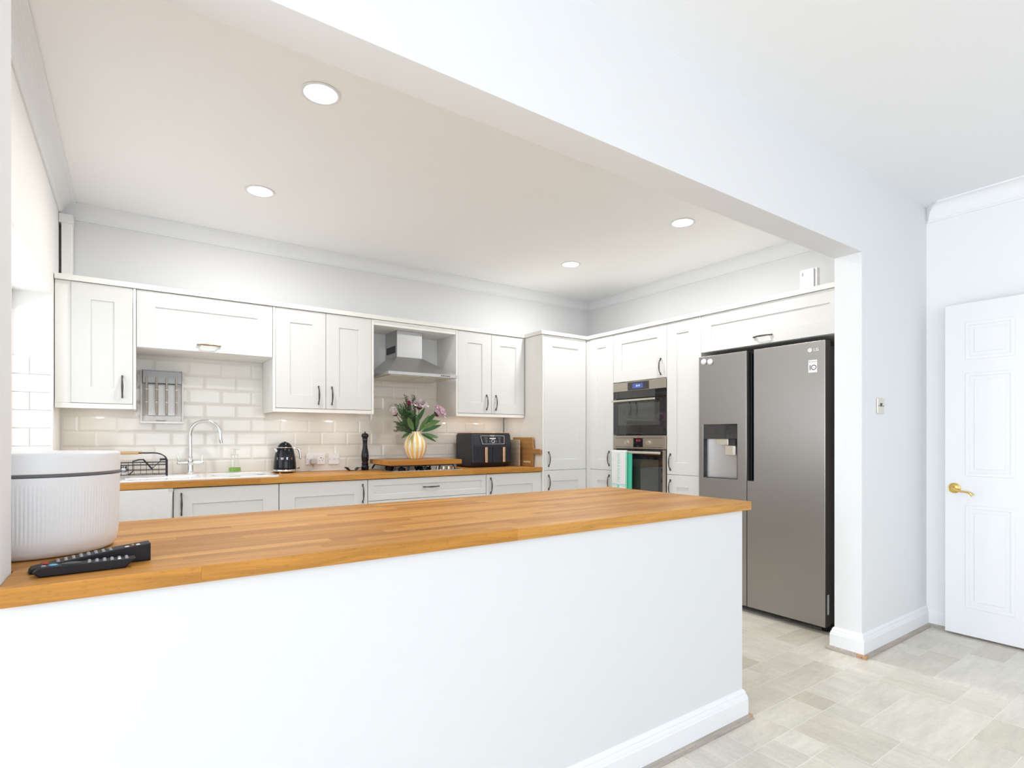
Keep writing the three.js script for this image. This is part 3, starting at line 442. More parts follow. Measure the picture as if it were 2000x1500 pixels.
function socket(label, x, y, w, h, kind) {
  const t = thing(kind === 'double' ? 'power_socket' : 'switch_plate', label, kind === 'double' ? 'socket' : 'switch', [x, y, ZB + 0.0115]);
  mesh('plate', ext(roundRect(-w / 2, w / 2, -h / 2, h / 2, 0.004), 0.009, 0.003, 2), M.whitePlastic, t);
  const slots = [], rk = [];
  if (kind === 'double') for (const s of [1]) { const c = s * 0.040; slots.push(bx(c - 0.003, c + 0.003, 0.004, 0.013, 0.0088, 0.0094), bx(c - 0.015, c - 0.008, -0.014, -0.010, 0.0088, 0.0094), bx(c + 0.008, c + 0.015, -0.014, -0.010, 0.0088, 0.0094)); }
  if (kind === 'double') for (const s of [-1, 1]) rk.push(bx(s * 0.010 - 0.006, s * 0.010 + 0.006, 0.012, 0.028, 0.0088, 0.012, 0.002)); else rk.push(bx(-0.008, 0.008, -0.006, 0.014, 0.0088, 0.0125, 0.002));
  mesh('rocker', rk, M.warmPlastic, t); for (const s of [-1, 1]) slots.push(disc(0.0026, 0.001).translate(s * w * 0.40, 0, 0.0092)); mesh('slots', slots, M.darkGap, t);
}
socket('white double socket behind the kettle', 1.180, 1.018, 0.146, 0.086, 'double');
socket('white single switched outlet beside the double socket', 1.322, 1.016, 0.086, 0.086, 'single');
socket('white outlet partly hidden behind the air fryer', 2.487, 1.016, 0.086, 0.086, 'single');
{
  const t = thing('pepper_mill', 'tall glossy black turned pepper mill', 'pepper mill', [1.535, WT, -4.262]);
  mesh('body', lathe([[0, 0], [0.029, 0], [0.029, 0.030], [0.025, 0.034], [0.026, 0.040], [0.0255, 0.046], [0.028, 0.050], [0.026, 0.056], [0.023, 0.062], [0.0275, 0.085], [0.0295, 0.112], [0.026, 0.145], [0.020, 0.175], [0.0175, 0.205], [0.0185, 0.232], [0.022, 0.240], [0.019, 0.244], [0, 0.244]], 36), M.blackGloss, t);
  mesh('head', lathe([[0, 0.245], [0.020, 0.245], [0.023, 0.250], [0.019, 0.254], [0.0215, 0.258], [0.0285, 0.268], [0.028, 0.282], [0.020, 0.292], [0.010, 0.295], [0, 0.295]], 36), M.blackGloss, t);
  mesh('finial', lathe([[0, 0.295], [0.006, 0.295], [0.003, 0.299], [0.006, 0.303], [0.004, 0.307], [0, 0.308]], 18), M.blackGloss, t);
  const s = thing('spoon_rest', 'small black leaf-shaped spoon rest beside the pepper mill', 'spoon rest', [1.435, WT, -4.25]);
  const prof = [[-0.062, 0.030], [-0.050, 0.029], [-0.028, 0.006], [0.012, 0.005], [0.038, 0.026], [0.062, 0.022], [0.064, 0.018], [0.040, 0.019], [0.016, 0.0005], [-0.032, 0.0005], [-0.058, 0.022]];
  const sh = new THREE.Shape(); prof.forEach((q, i) => i ? sh.lineTo(...q) : sh.moveTo(...q)); mesh('dish', ext(sh, 0.06, 0.004, 2).translate(0, 0, -0.03), M.castIron, s);
  mesh('lining', bx(-0.026, 0.011, 0.0055, 0.008, -0.024, 0.024, 0.001), M.palePine, s, 'pale wooden inlay');
}
// ------------------------------------------------------------ hob, board, vase and flowers
{
  const t = thing('gas_hob', 'steel gas hob with black cast iron pan supports', 'hob', [1.905, WT, -4.10]), w = 0.302, d0 = -0.245, d1 = 0.225;
  mesh('plate', bx(-w, w, 0.0002, 0.006, d0, d1, 0.002), M.hoodSteel, t);
  mesh('enamel', bx(-w + 0.012, w - 0.012, 0.0062, 0.0075, d0 + 0.012, d1 - 0.012), M.blackGlass, t);
  for (const [x, z, r] of [[-0.17, -0.12, 0.040], [-0.17, 0.10, 0.030], [0.09, -0.12, 0.032], [0.03, 0.10, 0.048]]) mesh('burner', [cyl(r, r * 0.95, 0.0076, 0.018, 26, x, z), cyl(r * 0.75, r * 0.7, 0.018, 0.025, 26, x, z)], M.castIron, t);
  for (const [a, b] of [[-w + 0.016, -0.035], [-0.030, 0.235]]) {
    const g = [], y = 0.048, q = 0.0065, za = d0 + 0.03, zb = d1 - 0.02;
    for (const z of [za, zb]) g.push(bx(a + 0.02, b - 0.006, y - 0.010, y, z - q, z + q, 0.001)); for (const x of [a + 0.02, (a + b) / 2, b - 0.01]) g.push(bx(x - q, x + q, y - 0.010, y, za, zb, 0.001));
    g.push(bx(a + 0.02, b - 0.01, y - 0.010, y, (za + zb) / 2 - q, (za + zb) / 2 + q, 0.001));
    for (const x of [a, (a + b) / 2 - 0.01, b]) for (const z of [za, zb]) g.push(sweepR([[x, 0.008, z + (z > 0 ? 0.014 : -0.014)], [x + (x < (a + b) / 2 ? 0.018 : -0.008), y - 0.005, z]], [0.0072, 0.0072], 6));
    mesh('pan_support', g, M.castIron, t);
  }
  for (let i = 0; i < 4; i++) mesh('knob', [cyl(0.0165, 0.0155, 0.0076, 0.030, 24, 0.105 + i * 0.047, d1 - 0.045 - i * 0.0)], M.satin, t, 'small round satin knob');
}
{
  const t = thing('hob_cover_board', 'thick oak board lying across the gas hob', 'board', [1.90, WT + 0.0485, -4.10]);
  for (let i = 0; i < 8; i++) { const z1 = 0.222 - i * 0.0555; let x = -0.303; while (x < 0.302) { let L = R(0.2, 0.42); if (0.303 - x - L < 0.1) L = 0.303 - x; mesh('stave', planarUV(bx(x, x + L - 0.0002, 0, 0.036, z1 - 0.0553, z1), 1.6, 3.2, rnd(), rnd()), oak[[2, 4, 0, 2, 5][Math.floor(rnd() * 5)]], t); x += L; } }
}
const VB = WT + 0.0845 + 0.0003, VX = 1.897, VZ = -4.10;
{
  const stripes = canvasTex(1024, 8, (c, w, h) => { c.fillStyle = '#f4efe9'; c.fillRect(0, 0, w, h); c.fillStyle = '#eecb66'; for (let i = 0; i < 13; i++) c.fillRect((i + 0.25) / 13 * w, 0, w / 13 * 0.48, h); });
  const t = thing('vase', 'round ceramic vase with yellow and white vertical stripes', 'vase', [VX, VB, VZ]);
  mesh('body', lathe([[0, 0], [0.046, 0], [0.054, 0.004], [0.072, 0.032], [0.086, 0.066], [0.0925, 0.102], [0.089, 0.138], [0.076, 0.170], [0.056, 0.194], [0.043, 0.206], [0.0395, 0.216], [0.041, 0.224], [0.038, 0.224], [0.036, 0.214], [0.040, 0.202], [0.070, 0.168], [0.084, 0.136], [0.086, 0.10], [0.07, 0.04], [0.045, 0.01], [0, 0.01]], 72), phys(0xffffff, 0.25, 0, { map: stripes, clearcoat: 0.6, clearcoatRoughness: 0.1 }), t);
}
function blade(L, w, curl, n = 8) {        // pointed leaf along +y, drooping to +z
  const P = [], I = [], U = [];
  for (let i = 0; i <= n; i++) { const t = i / n, hw = w * Math.pow(Math.sin(Math.PI * Math.min(1, t * 0.93 + 0.05)), 0.8) * (1 - t * 0.25) * (i === n ? 0 : 1), a = curl * t, y = L * (curl ? Math.sin(a) / curl : t), z = L * (curl ? (1 - Math.cos(a)) / curl : 0); for (const [s, k] of [[-1, 0.18], [0, -0.02], [1, 0.18]]) { P.push(s * hw, y, z + k * hw); U.push(t, (s + 1) / 2); } }
  for (let i = 0; i < n; i++) for (let j = 0; j < 2; j++) { const a = i * 3 + j; I.push(a, a + 1, a + 3, a + 1, a + 4, a + 3); }
  const g = new THREE.BufferGeometry(); g.setAttribute('position', new THREE.Float32BufferAttribute(P, 3)); g.setAttribute('uv', new THREE.Float32BufferAttribute(U, 2)); g.setIndex(I); g.computeVertexNormals(); return g;
}
function aim(g, from, dir, roll = 0) { const d = V(...dir).normalize(); const q = new THREE.Quaternion().setFromUnitVectors(V(0, 1, 0), d); return g.rotateY(roll).applyQuaternion(q).translate(...from); }
function bloom(r, open, petals = 30) {     // cup of ruffled overlapping petals opening to +y
  const gs = [];
  for (let i = 0; i < petals; i++) {
    const k = Math.pow((i + 0.5) / petals, 1.35), a = i * 2.39996, L = r * (1.12 + 0.08 * k), lean = 0.12 + open * k, wd = L * (0.34 + 0.14 * k), n = 5, m = 4, P = [], I = [], U = [], ph = i * 1.3;
    for (let y = 0; y <= n; y++) for (let x = 0; x <= m; x++) {
      const t = y / n, sx = x / m * 2 - 1, hw = wd * Math.sin(Math.PI * (0.12 + 0.72 * t)), ang = lean * (0.35 + 0.65 * t) - 0.35 * t * (1 - open * 0.5);
      const out = r * 0.10 * k + L * t * Math.sin(ang), up = L * t * Math.cos(ang) + (y === n ? 0.08 * L * Math.sin(sx * 5 + ph) : 0) - 0.10 * L * sx * sx * t;
      P.push(hw * sx, up, out - 0.35 * hw * sx * sx + 0.04 * L * Math.sin(sx * 6 + ph) * t); U.push(x / m, t);
    }
    for (let y = 0; y < n; y++) for (let x = 0; x < m; x++) { const q = y * (m + 1) + x; I.push(q, q + 1, q + m + 1, q + 1, q + m + 2, q + m + 1); }
    const g = new THREE.BufferGeometry(); g.setAttribute('position', new THREE.Float32BufferAttribute(P, 3)); g.setAttribute('uv', new THREE.Float32BufferAttribute(U, 2)); g.setIndex(I); g.computeVertexNormals(); gs.push(g.rotateY(a));
  }
  return gs;
}
function peony(label, head, dir, r, mat, open, leaves, name = 'peony') {
  const t = thing(name, label, 'flower', [VX, VB + 0.205, VZ]);
  mesh('bloom', bloom(r, open, mat === M.petalDark ? 16 : 46).map(g => aim(g, head, dir)), mat, t);
  mesh('calyx', aim(lathe([[0, -r * 0.32], [r * 0.22, -r * 0.25], [r * 0.42, 0], [r * 0.2, r * 0.08], [0, r * 0.08]], 14), head, dir), M.budCase, t);
  const h = V(...head), mid = h.clone().multiplyScalar(0.55).add(V(0, -0.03, 0)), end = h.clone().addScaledVector(V(...dir).normalize(), -r * 0.2);
  mesh('stem', tube([[0, -0.16, 0], [0, 0.0, 0], mid.toArray(), end.toArray()], 0.0026, 24, 7), M.stem, t);
  leaves.forEach(([f, d, L, w, c, m], i) => { const b = i % 2 ? M.leafLight : M.leaf; mesh('leaf', aim(blade(L, w, c), f, d, R(0, 0.6) - 0.3), m || b, t); });
  return t;
}
// bouquet offsets are metres from the mouth of the vase: x right along the wall, y up, z to the room
peony('pale pink peony drooping at the left of the bouquet', [-0.185, 0.155, 0.03], [-0.6, 0.7, 0.4], 0.052, M.petalPale, 0.55, [[[-0.06, 0.0, 0.02], [-0.9, -0.1, 0.35], 0.15, 0.021, 0.7], [[-0.03, 0.0, 0.03], [-0.75, -0.5, 0.5], 0.16, 0.020, 0.5], [[-0.04, 0.01, 0.0], [-0.9, 0.35, 0.2], 0.15, 0.020, 0.4], [[-0.03, 0.03, 0.03], [-0.6, 0.75, 0.3], 0.16, 0.024, 0.5], [[-0.05, 0.05, 0.02], [-0.8, 0.6, 0.1], 0.13, 0.022, 0.5]]);
peony('full pale pink peony at the top of the bouquet', [0.025, 0.215, 0.02], [0.05, 0.95, 0.3], 0.062, M.petalPale, 1.25, [[[0.012, 0.10, 0.02], [0.30, 0.95, 0.15], 0.13, 0.020, 0.5], [[0.02, 0.02, 0.03], [0.35, 0.9, 0.2], 0.16, 0.022, 0.4], [[0.0, 0.05, 0.03], [-0.1, 0.95, 0.3], 0.11, 0.018, 0.3], [[0.02, 0.0, 0.035], [0.15, -0.75, 0.5], 0.07, 0.018, 0.3]]);
peony('pink peony leaning out at the right of the bouquet', [0.175, 0.165, 0.03], [0.7, 0.65, 0.3], 0.066, M.petal, 1.1, [[[0.06, 0.07, 0.02], [0.7, 0.75, 0.1], 0.15, 0.020, 0.9], [[0.04, 0.04, 0.04], [0.8, 0.5, 0.3], 0.17, 0.022, 0.6], [[0.05, 0.02, 0.02], [0.95, 0.35, 0.1], 0.17, 0.021, 0.5], [[0.05, 0.0, 0.02], [0.9, -0.2, 0.2], 0.14, 0.019, 0.6], [[0.04, 0.0, 0.03], [0.75, -0.35, 0.45], 0.14, 0.018, 0.3], [[0.09, 0.10, 0.03], [0.9, 0.1, 0.3], 0.10, 0.013, 0.6]]);
peony('small crimson peony bud among the dark foliage', [-0.062, 0.235, 0.02], [-0.1, 1, 0.2], 0.026, M.petalDark, 0.2, [[[-0.045, 0.20, 0.02], [-0.3, 0.9, 0.2], 0.05, 0.008, 0.2]]);
for (const [i, [hx, hy, hz, lab]] of [[-0.045, 0.30, -0.01, 'tall feathery green sprig rising above the crimson bud'], [-0.13, 0.225, 0.0, 'bushy olive sprig filling the left of the bouquet'], [-0.10, 0.15, 0.04, 'dense olive sprig low in the bouquet front'], [-0.155, 0.075, 0.02, 'loose green sprig spraying out above the vase rim'], [-0.02, 0.17, 0.045, 'speckled dark sprig in the middle of the bouquet'], [-0.085, 0.20, -0.03, 'olive sprig at the rear of the bouquet']].entries()) {
  const t = thing('foliage_sprig', lab, 'foliage', [VX, VB + 0.205, VZ]), gs = [], st = [];
  for (let k = 0; k < 15; k++) {
    const e = V(hx + R(-0.045, 0.045), hy + R(-0.06, 0.02), hz + R(-0.03, 0.03)), m = e.clone().multiplyScalar(0.5).add(V(R(-0.01, 0.01), 0.01, 0));
    const c = new THREE.CatmullRomCurve3([V(R(-0.012, 0.012), -0.02, R(-0.012, 0.012)), m, e]); st.push(new THREE.TubeGeometry(c, 8, 0.0012, 4));
    for (let q = 0; q < 34; q++) { const p = c.getPoint(0.25 + 0.75 * q / 34), d = [R(-1, 1) + hx * 3, R(-0.2, 1.2), R(-1, 1)]; gs.push(aim(blade(R(0.014, 0.028), R(0.0024, 0.0046), 0.4, 3), p.toArray(), d, R(0, 6))); }
  }
  mesh('leaflets', gs, i % 3 === 1 ? M.leaf : M.sprig, t); mesh('stems', st, M.stem, t);
}
// ------------------------------------------------------------ cooker hood
{
  const t = thing('cooker_hood', 'brushed steel chimney cooker hood above the hob', 'cooker hood', [1.88, 1.664, -4.376]);
  const fr = (a, b) => { const P = [], q = (...v) => P.push(...v[0], ...v[1], ...v[2], ...v[0], ...v[2], ...v[3]); for (let k = 0; k < 4; k++) { const n = (k + 1) % 4; q(a[k], a[n], b[n], b[k]); } q(b[0], b[1], b[2], b[3]); q(a[3], a[2], a[1], a[0]); const g = new THREE.BufferGeometry(); g.setAttribute('position', new THREE.Float32BufferAttribute(P, 3)); g.computeVertexNormals(); return planarUV(g); };
  const rect = (w, z0, z1, y) => [[-w, y, z1], [w, y, z1], [w, y, z0], [-w, y, z0]];
  const cx = -0.02;
  mesh('canopy', fr(rect(0.293, 0, 0.476, 0.0255), [[cx - 0.112, 0.168, 0.25], [cx + 0.112, 0.168, 0.25], [cx + 0.112, 0.168, 0], [cx - 0.112, 0.168, 0]]), M.hoodSteel, t);
  mesh('rim', bx(-0.294, 0.294, 0.0, 0.025, 0, 0.477, 0.002), M.hoodSteel, t);
  mesh('grease_filter', [bx(-0.27, -0.004, -0.004, 0, 0.03, 0.45, 0.001), bx(0.004, 0.27, -0.004, 0, 0.03, 0.45, 0.001)], M.satin, t);
  const ch = mesh('chimney', bx(cx - 0.110, cx + 0.110, 0.1685, 0.383, 0, 0.248, 0.002), M.hoodSteel, t);
  mesh('vent', bx(cx - 0.1115, cx - 0.110, 0.205, 0.262, 0.03, 0.215), M.charcoal, ch, 'dark vent slot');
  for (let i = 0; i < 5; i++) mesh('button', disc(0.0052, 0.004, 14).translate(0.150 + i * 0.017, 0.013, 0.478), M.pewter, t);
}
// ------------------------------------------------------------ air fryer and boards
{
  const t = thing('air_fryer', 'black double drawer air fryer with copper handles', 'air fryer', [2.602, WT, -4.185]), w = 0.207;
  const s = new THREE.Shape(); [[-0.150, 0.026], [-0.135, 0.004], [0.118, 0.004], [0.150, 0.045], [0.148, 0.198], [0.128, 0.286], [0.118, 0.296], [-0.128, 0.296], [-0.142, 0.28]].forEach((p, i) => i ? s.lineTo(...p) : s.moveTo(...p));
  mesh('body', ext(s, 2 * w, 0.016, 4).rotateY(-Math.PI / 2).translate(w, 0, 0), M.navy, t);
  mesh('feet', [-1, 1].flatMap(a => [-1, 1].map(b => cyl(0.012, 0.012, 0, 0.006, 12, a * 0.16, b * 0.10))), M.black, t);
  mesh('top_trim', bx(-w + 0.008, w - 0.008, 0.2965, 0.3045, -0.130, 0.124, 0.003), M.copper, t, 'thin copper coloured top edge');
  for (const sx of [-1, 1]) { const d = mesh('drawer', ext(roundRect(sx > 0 ? 0.003 : -w + 0.022, sx > 0 ? w - 0.022 : -0.003, 0.040, 0.190, 0.012), 0.014, 0.005, 3).translate(0, 0, 0.142), M.navySatin, t); mesh('handle', [ext(roundRect(sx * 0.092 - 0.0125 + 0.010, sx * 0.092 + 0.0125 + 0.010, 0.044, 0.176, 0.004), 0.026, 0.003, 2).translate(0, 0, 0.1575)], M.copper, d, 'copper upright handle'); }
  const tex = canvasTex(1024, 400, (c, W, H) => {
    c.fillStyle = '#17181d'; c.fillRect(0, 0, W, H); c.strokeStyle = '#d9d4cc'; c.lineWidth = 12; c.beginPath(); c.moveTo(30, 40); c.lineTo(70, 375); c.lineTo(954, 375); c.lineTo(994, 40); c.stroke();
    c.beginPath(); c.moveTo(30, 46); c.lineTo(410, 46); c.moveTo(600, 46); c.lineTo(994, 46); c.stroke();
    c.fillStyle = '#eeeae4'; c.font = 'bold 64px sans-serif'; c.textAlign = 'center'; c.fillText('NINJA', 505, 66); c.fillRect(380, 130, 250, 40);
    c.lineWidth = 16; c.strokeStyle = '#e8e8f4'; c.beginPath(); c.arc(510, 262, 62, 0, 7); c.stroke();
    c.fillStyle = '#55565e'; c.fillRect(170, 100, 130, 70); c.fillRect(720, 100, 130, 70); c.fillStyle = '#8b8ca0'; for (let i = 0; i < 5; i++) { c.fillRect(190, 200 + i * 30, 90, 8); c.fillRect(730, 200 + i * 30, 90, 8); c.fillRect(350, 235 + i * 18, 60, 6); c.fillRect(610, 235 + i * 18, 60, 6); }
  });
  const p = print(0.262, 0.088, tex, 0.25); const m = mesh('control_panel', p.geo, p.mat, t, 'dark control panel with white dial and outline'); m.position.set(0.010, 0.2415, 0.1405); m.rotation.x = -0.224;
}
{
  const t = thing('paddle_board', 'brown wooden paddle board with handle leaning on the larder', 'chopping board', [2.925, WT, -3.99]);
  const s = new THREE.Shape(); [[-0.19, 0.004], [-0.186, 0], [0.098, 0], [0.106, 0.006], [0.118, 0.100], [0.124, 0.113], [0.214, 0.110], [0.222, 0.118], [0.224, 0.152], [0.215, 0.160], [0.128, 0.158], [0.118, 0.170], [0.112, 0.252], [0.104, 0.262], [-0.184, 0.262], [-0.19, 0.256]].forEach((p, i) => i ? s.lineTo(...p) : s.moveTo(...p));
  const b = mesh('board', planarUV(ext(s, 0.018, 0.003, 2), 2.2, 5), M.boardWood, t); b.rotation.y = -Math.PI / 2; b.rotation.z = 0; b.position.set(0.012, 0, 0);
  mesh('pale_batten', bx(-0.0075, -0.0062, 0.036, 0.050, -0.02, 0.085), M.palePine, t, 'pale strip across the board');
}
{
  const t = thing('serving_board', 'small greyish wooden board standing before the paddle board', 'chopping board', [2.885, WT, -4.13]);
  const b = mesh('board', planarUV(ext(roundRect(-0.12, 0.117, 0, 0.240, 0.01), 0.016, 0.003, 2), 2.2, 5), M.greyBoard, t); b.rotation.y = -Math.PI / 2;
}
// ------------------------------------------------------------ built-in ovens (local x along the front, z out to the room)
{
  const t = thing('compact_oven', 'black glass built-in compact oven with blue clock', 'oven', [RX, 1.206, -3.434], RT), W = 0.578, H = 0.449;
  mesh('body', bx(0.012, W - 0.012, 0.002, H - 0.006, -0.5, -0.021), M.charcoal, t);
  mesh('fascia', bx(0, W, 0.375, H, -0.020, 0.006, 0.002), M.steelWarm, t, 'brushed steel top fascia'); mesh('display_panel', bx(0.172, 0.405, 0.378, H - 0.004, 0.0062, 0.0075), M.blackGlass, t);
  const tex = canvasTex(256, 96, (c, w, h) => { c.fillStyle = '#3d4a86'; c.fillRect(0, 0, w, h); c.fillStyle = '#cfe0ff'; c.font = 'bold 52px sans-serif'; c.textAlign = 'center'; c.fillText('0:11', 140, 66); });
  const p = print(0.115, 0.040, tex, 0.3, { emissive: 0xffffff, emissiveMap: tex, emissiveIntensity: 0.6 }), d = mesh('clock', p.geo, p.mat, t, 'blue lit clock display'); d.position.set(0.285, 0.412, 0.0082);
  mesh('control_strip', bx(0.002, W - 0.002, 0.313, 0.3745, -0.020, 0.002), M.blackGlass, t);
  const door = mesh('door', bx(0.002, W - 0.002, 0.003, 0.306, -0.020, 0.004, 0.001), M.blackGlass, t); mesh('window', bx(0.058, 0.515, 0.082, 0.266, 0.0042, 0.0052), M.ovenGlass, door, 'greenish grey oven window');
  mesh('handle', [bx(0.008, 0.492, 0.284, 0.300, 0.032, 0.042, 0.003), bx(0.03, 0.05, 0.287, 0.297, 0.004, 0.034), bx(0.45, 0.47, 0.287, 0.297, 0.004, 0.034)], M.satin, door);
}
{
  const t = thing('oven', 'steel built-in oven with red clock and bar handle', 'oven', [RX, 0.606, -3.434], RT), W = 0.578, H = 0.594;
  mesh('body', bx(0.012, W - 0.012, 0.002, H - 0.006, -0.5, -0.021), M.charcoal, t);
  mesh('control_panel', bx(0, W, 0.485, H, -0.020, 0.006, 0.002), M.steelWarm, t);
  mesh('groove', [bx(0.03, 0.545, 0.573, 0.576, 0.0058, 0.0068), bx(0.03, 0.545, 0.497, 0.500, 0.0058, 0.0068)], M.darkGap, t);
  mesh('display_panel', bx(0.238, 0.340, 0.499, 0.575, 0.0062, 0.0085), M.blackGlass, t);
  const tex = canvasTex(128, 64, (c, w, h) => { c.fillStyle = '#07080c'; c.fillRect(0, 0, w, h); c.fillStyle = '#ff1f47'; c.font = 'bold 44px monospace'; c.textAlign = 'center'; c.fillText('0:11', 64, 48); });
  const p = print(0.056, 0.024, tex, 0.3, { emissive: 0xffffff, emissiveMap: tex, emissiveIntensity: 1 }), d = mesh('clock', p.geo, p.mat, t, 'red lit clock digits'); d.position.set(0.294, 0.554, 0.009);
  mesh('maker_mark', word('AEG', 0.011, 0.0006).translate(0.292, 0.5855, 0.006), M.rubberRed, t);
  for (const x of [0.168, 0.404]) mesh('knob', [disc(0.019, 0.004, 24).translate(x, 0.537, 0.008), disc(0.0165, 0.020, 24).translate(x, 0.537, 0.018)], M.satin, t);
  const door = mesh('door', bx(0.002, W - 0.002, 0.003, 0.478, -0.020, 0.004, 0.001), M.blackGlass, t); mesh('stile', bx(0.002, 0.034, 0.003, 0.478, 0.0042, 0.006), M.steelWarm, door); mesh('stile', bx(W - 0.034, W - 0.002, 0.003, 0.478, 0.0042, 0.006), M.steelWarm, door); mesh('window', bx(0.075, 0.502, 0.06, 0.400, 0.0042, 0.0052), M.ovenGlass, door, 'greenish grey oven window');
  mesh('handle', [new THREE.CylinderGeometry(0.011, 0.011, 0.53, 20).rotateZ(Math.PI / 2).translate(0.283, 0.455, 0.046), bx(0.05, 0.07, 0.449, 0.461, 0.005, 0.046), bx(0.48, 0.50, 0.449, 0.461, 0.005, 0.046)], M.satin, door);
}
{ // tea towel over the oven handle
  const t = thing('tea_towel', 'white and green tea towel folded over the oven handle', 'towel', [RX - 0.046, 1.061, -3.290], RT);
  const tex = canvasTex(384, 1024, (c, w, h) => {
    c.fillStyle = '#e9e6ea'; c.fillRect(0, 0, w, h); c.fillStyle = '#7fd6b4'; c.fillRect(0, 0, 12, h); c.fillRect(w - 26, 0, 26, h); c.fillRect(0, h - 250, w, 14); c.fillRect(0, h - 215, w, 8); c.fillRect(150, h - 230, 60, 230); c.fillRect(0, 190, 70, 8);
    c.save(); c.translate(220, h - 290); c.rotate(-Math.PI / 2); c.fillStyle = '#8fcfb6'; c.font = 'bold 96px serif'; c.fillText('FORTNUM & MASON', 0, 0, 700); c.restore();
  });
  const sheet = (w, L, zf, sway) => { const g = new THREE.PlaneGeometry(w, L, 16, 30).translate(0, -L / 2, 0), p = g.attributes.position; for (let i = 0; i < p.count; i++) { const k = -p.getY(i) / L, x = p.getX(i); p.setZ(i, zf + sway * Math.sin(x * 26 + 0.6) * k); } g.computeVertexNormals(); return g; };
  mesh('front_fold', sheet(0.180, 0.36, 0.0150, 0.006).translate(-0.022, 0, 0), std(0xffffff, 0.95, 0, { map: tex, side: THREE.DoubleSide }), t, 'white printed front of the towel');
  mesh('top_roll', tube([[-0.112, 0, 0], [-0.02, 0.0005, 0], [0.068, 0, 0]], 0.0149, 20, 20), M.towel, t);
  mesh('back_fold', [sheet(0.100, 0.335, 0.0075, 0.007).translate(0.072, -0.006, 0), sheet(0.100, 0.33, 0.002, 0.005).translate(0.068, -0.006, -0.004)], std([0.06, 0.50, 0.34], 0.95, 0, { side: THREE.DoubleSide, bumpMap: weaveTex, bumpScale: 0.001 }), t, 'plain emerald green rear of the towel');
  mesh('green_edge', sheet(0.012, 0.358, 0.0165, 0.005).translate(0.070, 0.004, 0), std([0.28, 0.72, 0.52], 0.95, 0, { side: THREE.DoubleSide }), t);
}
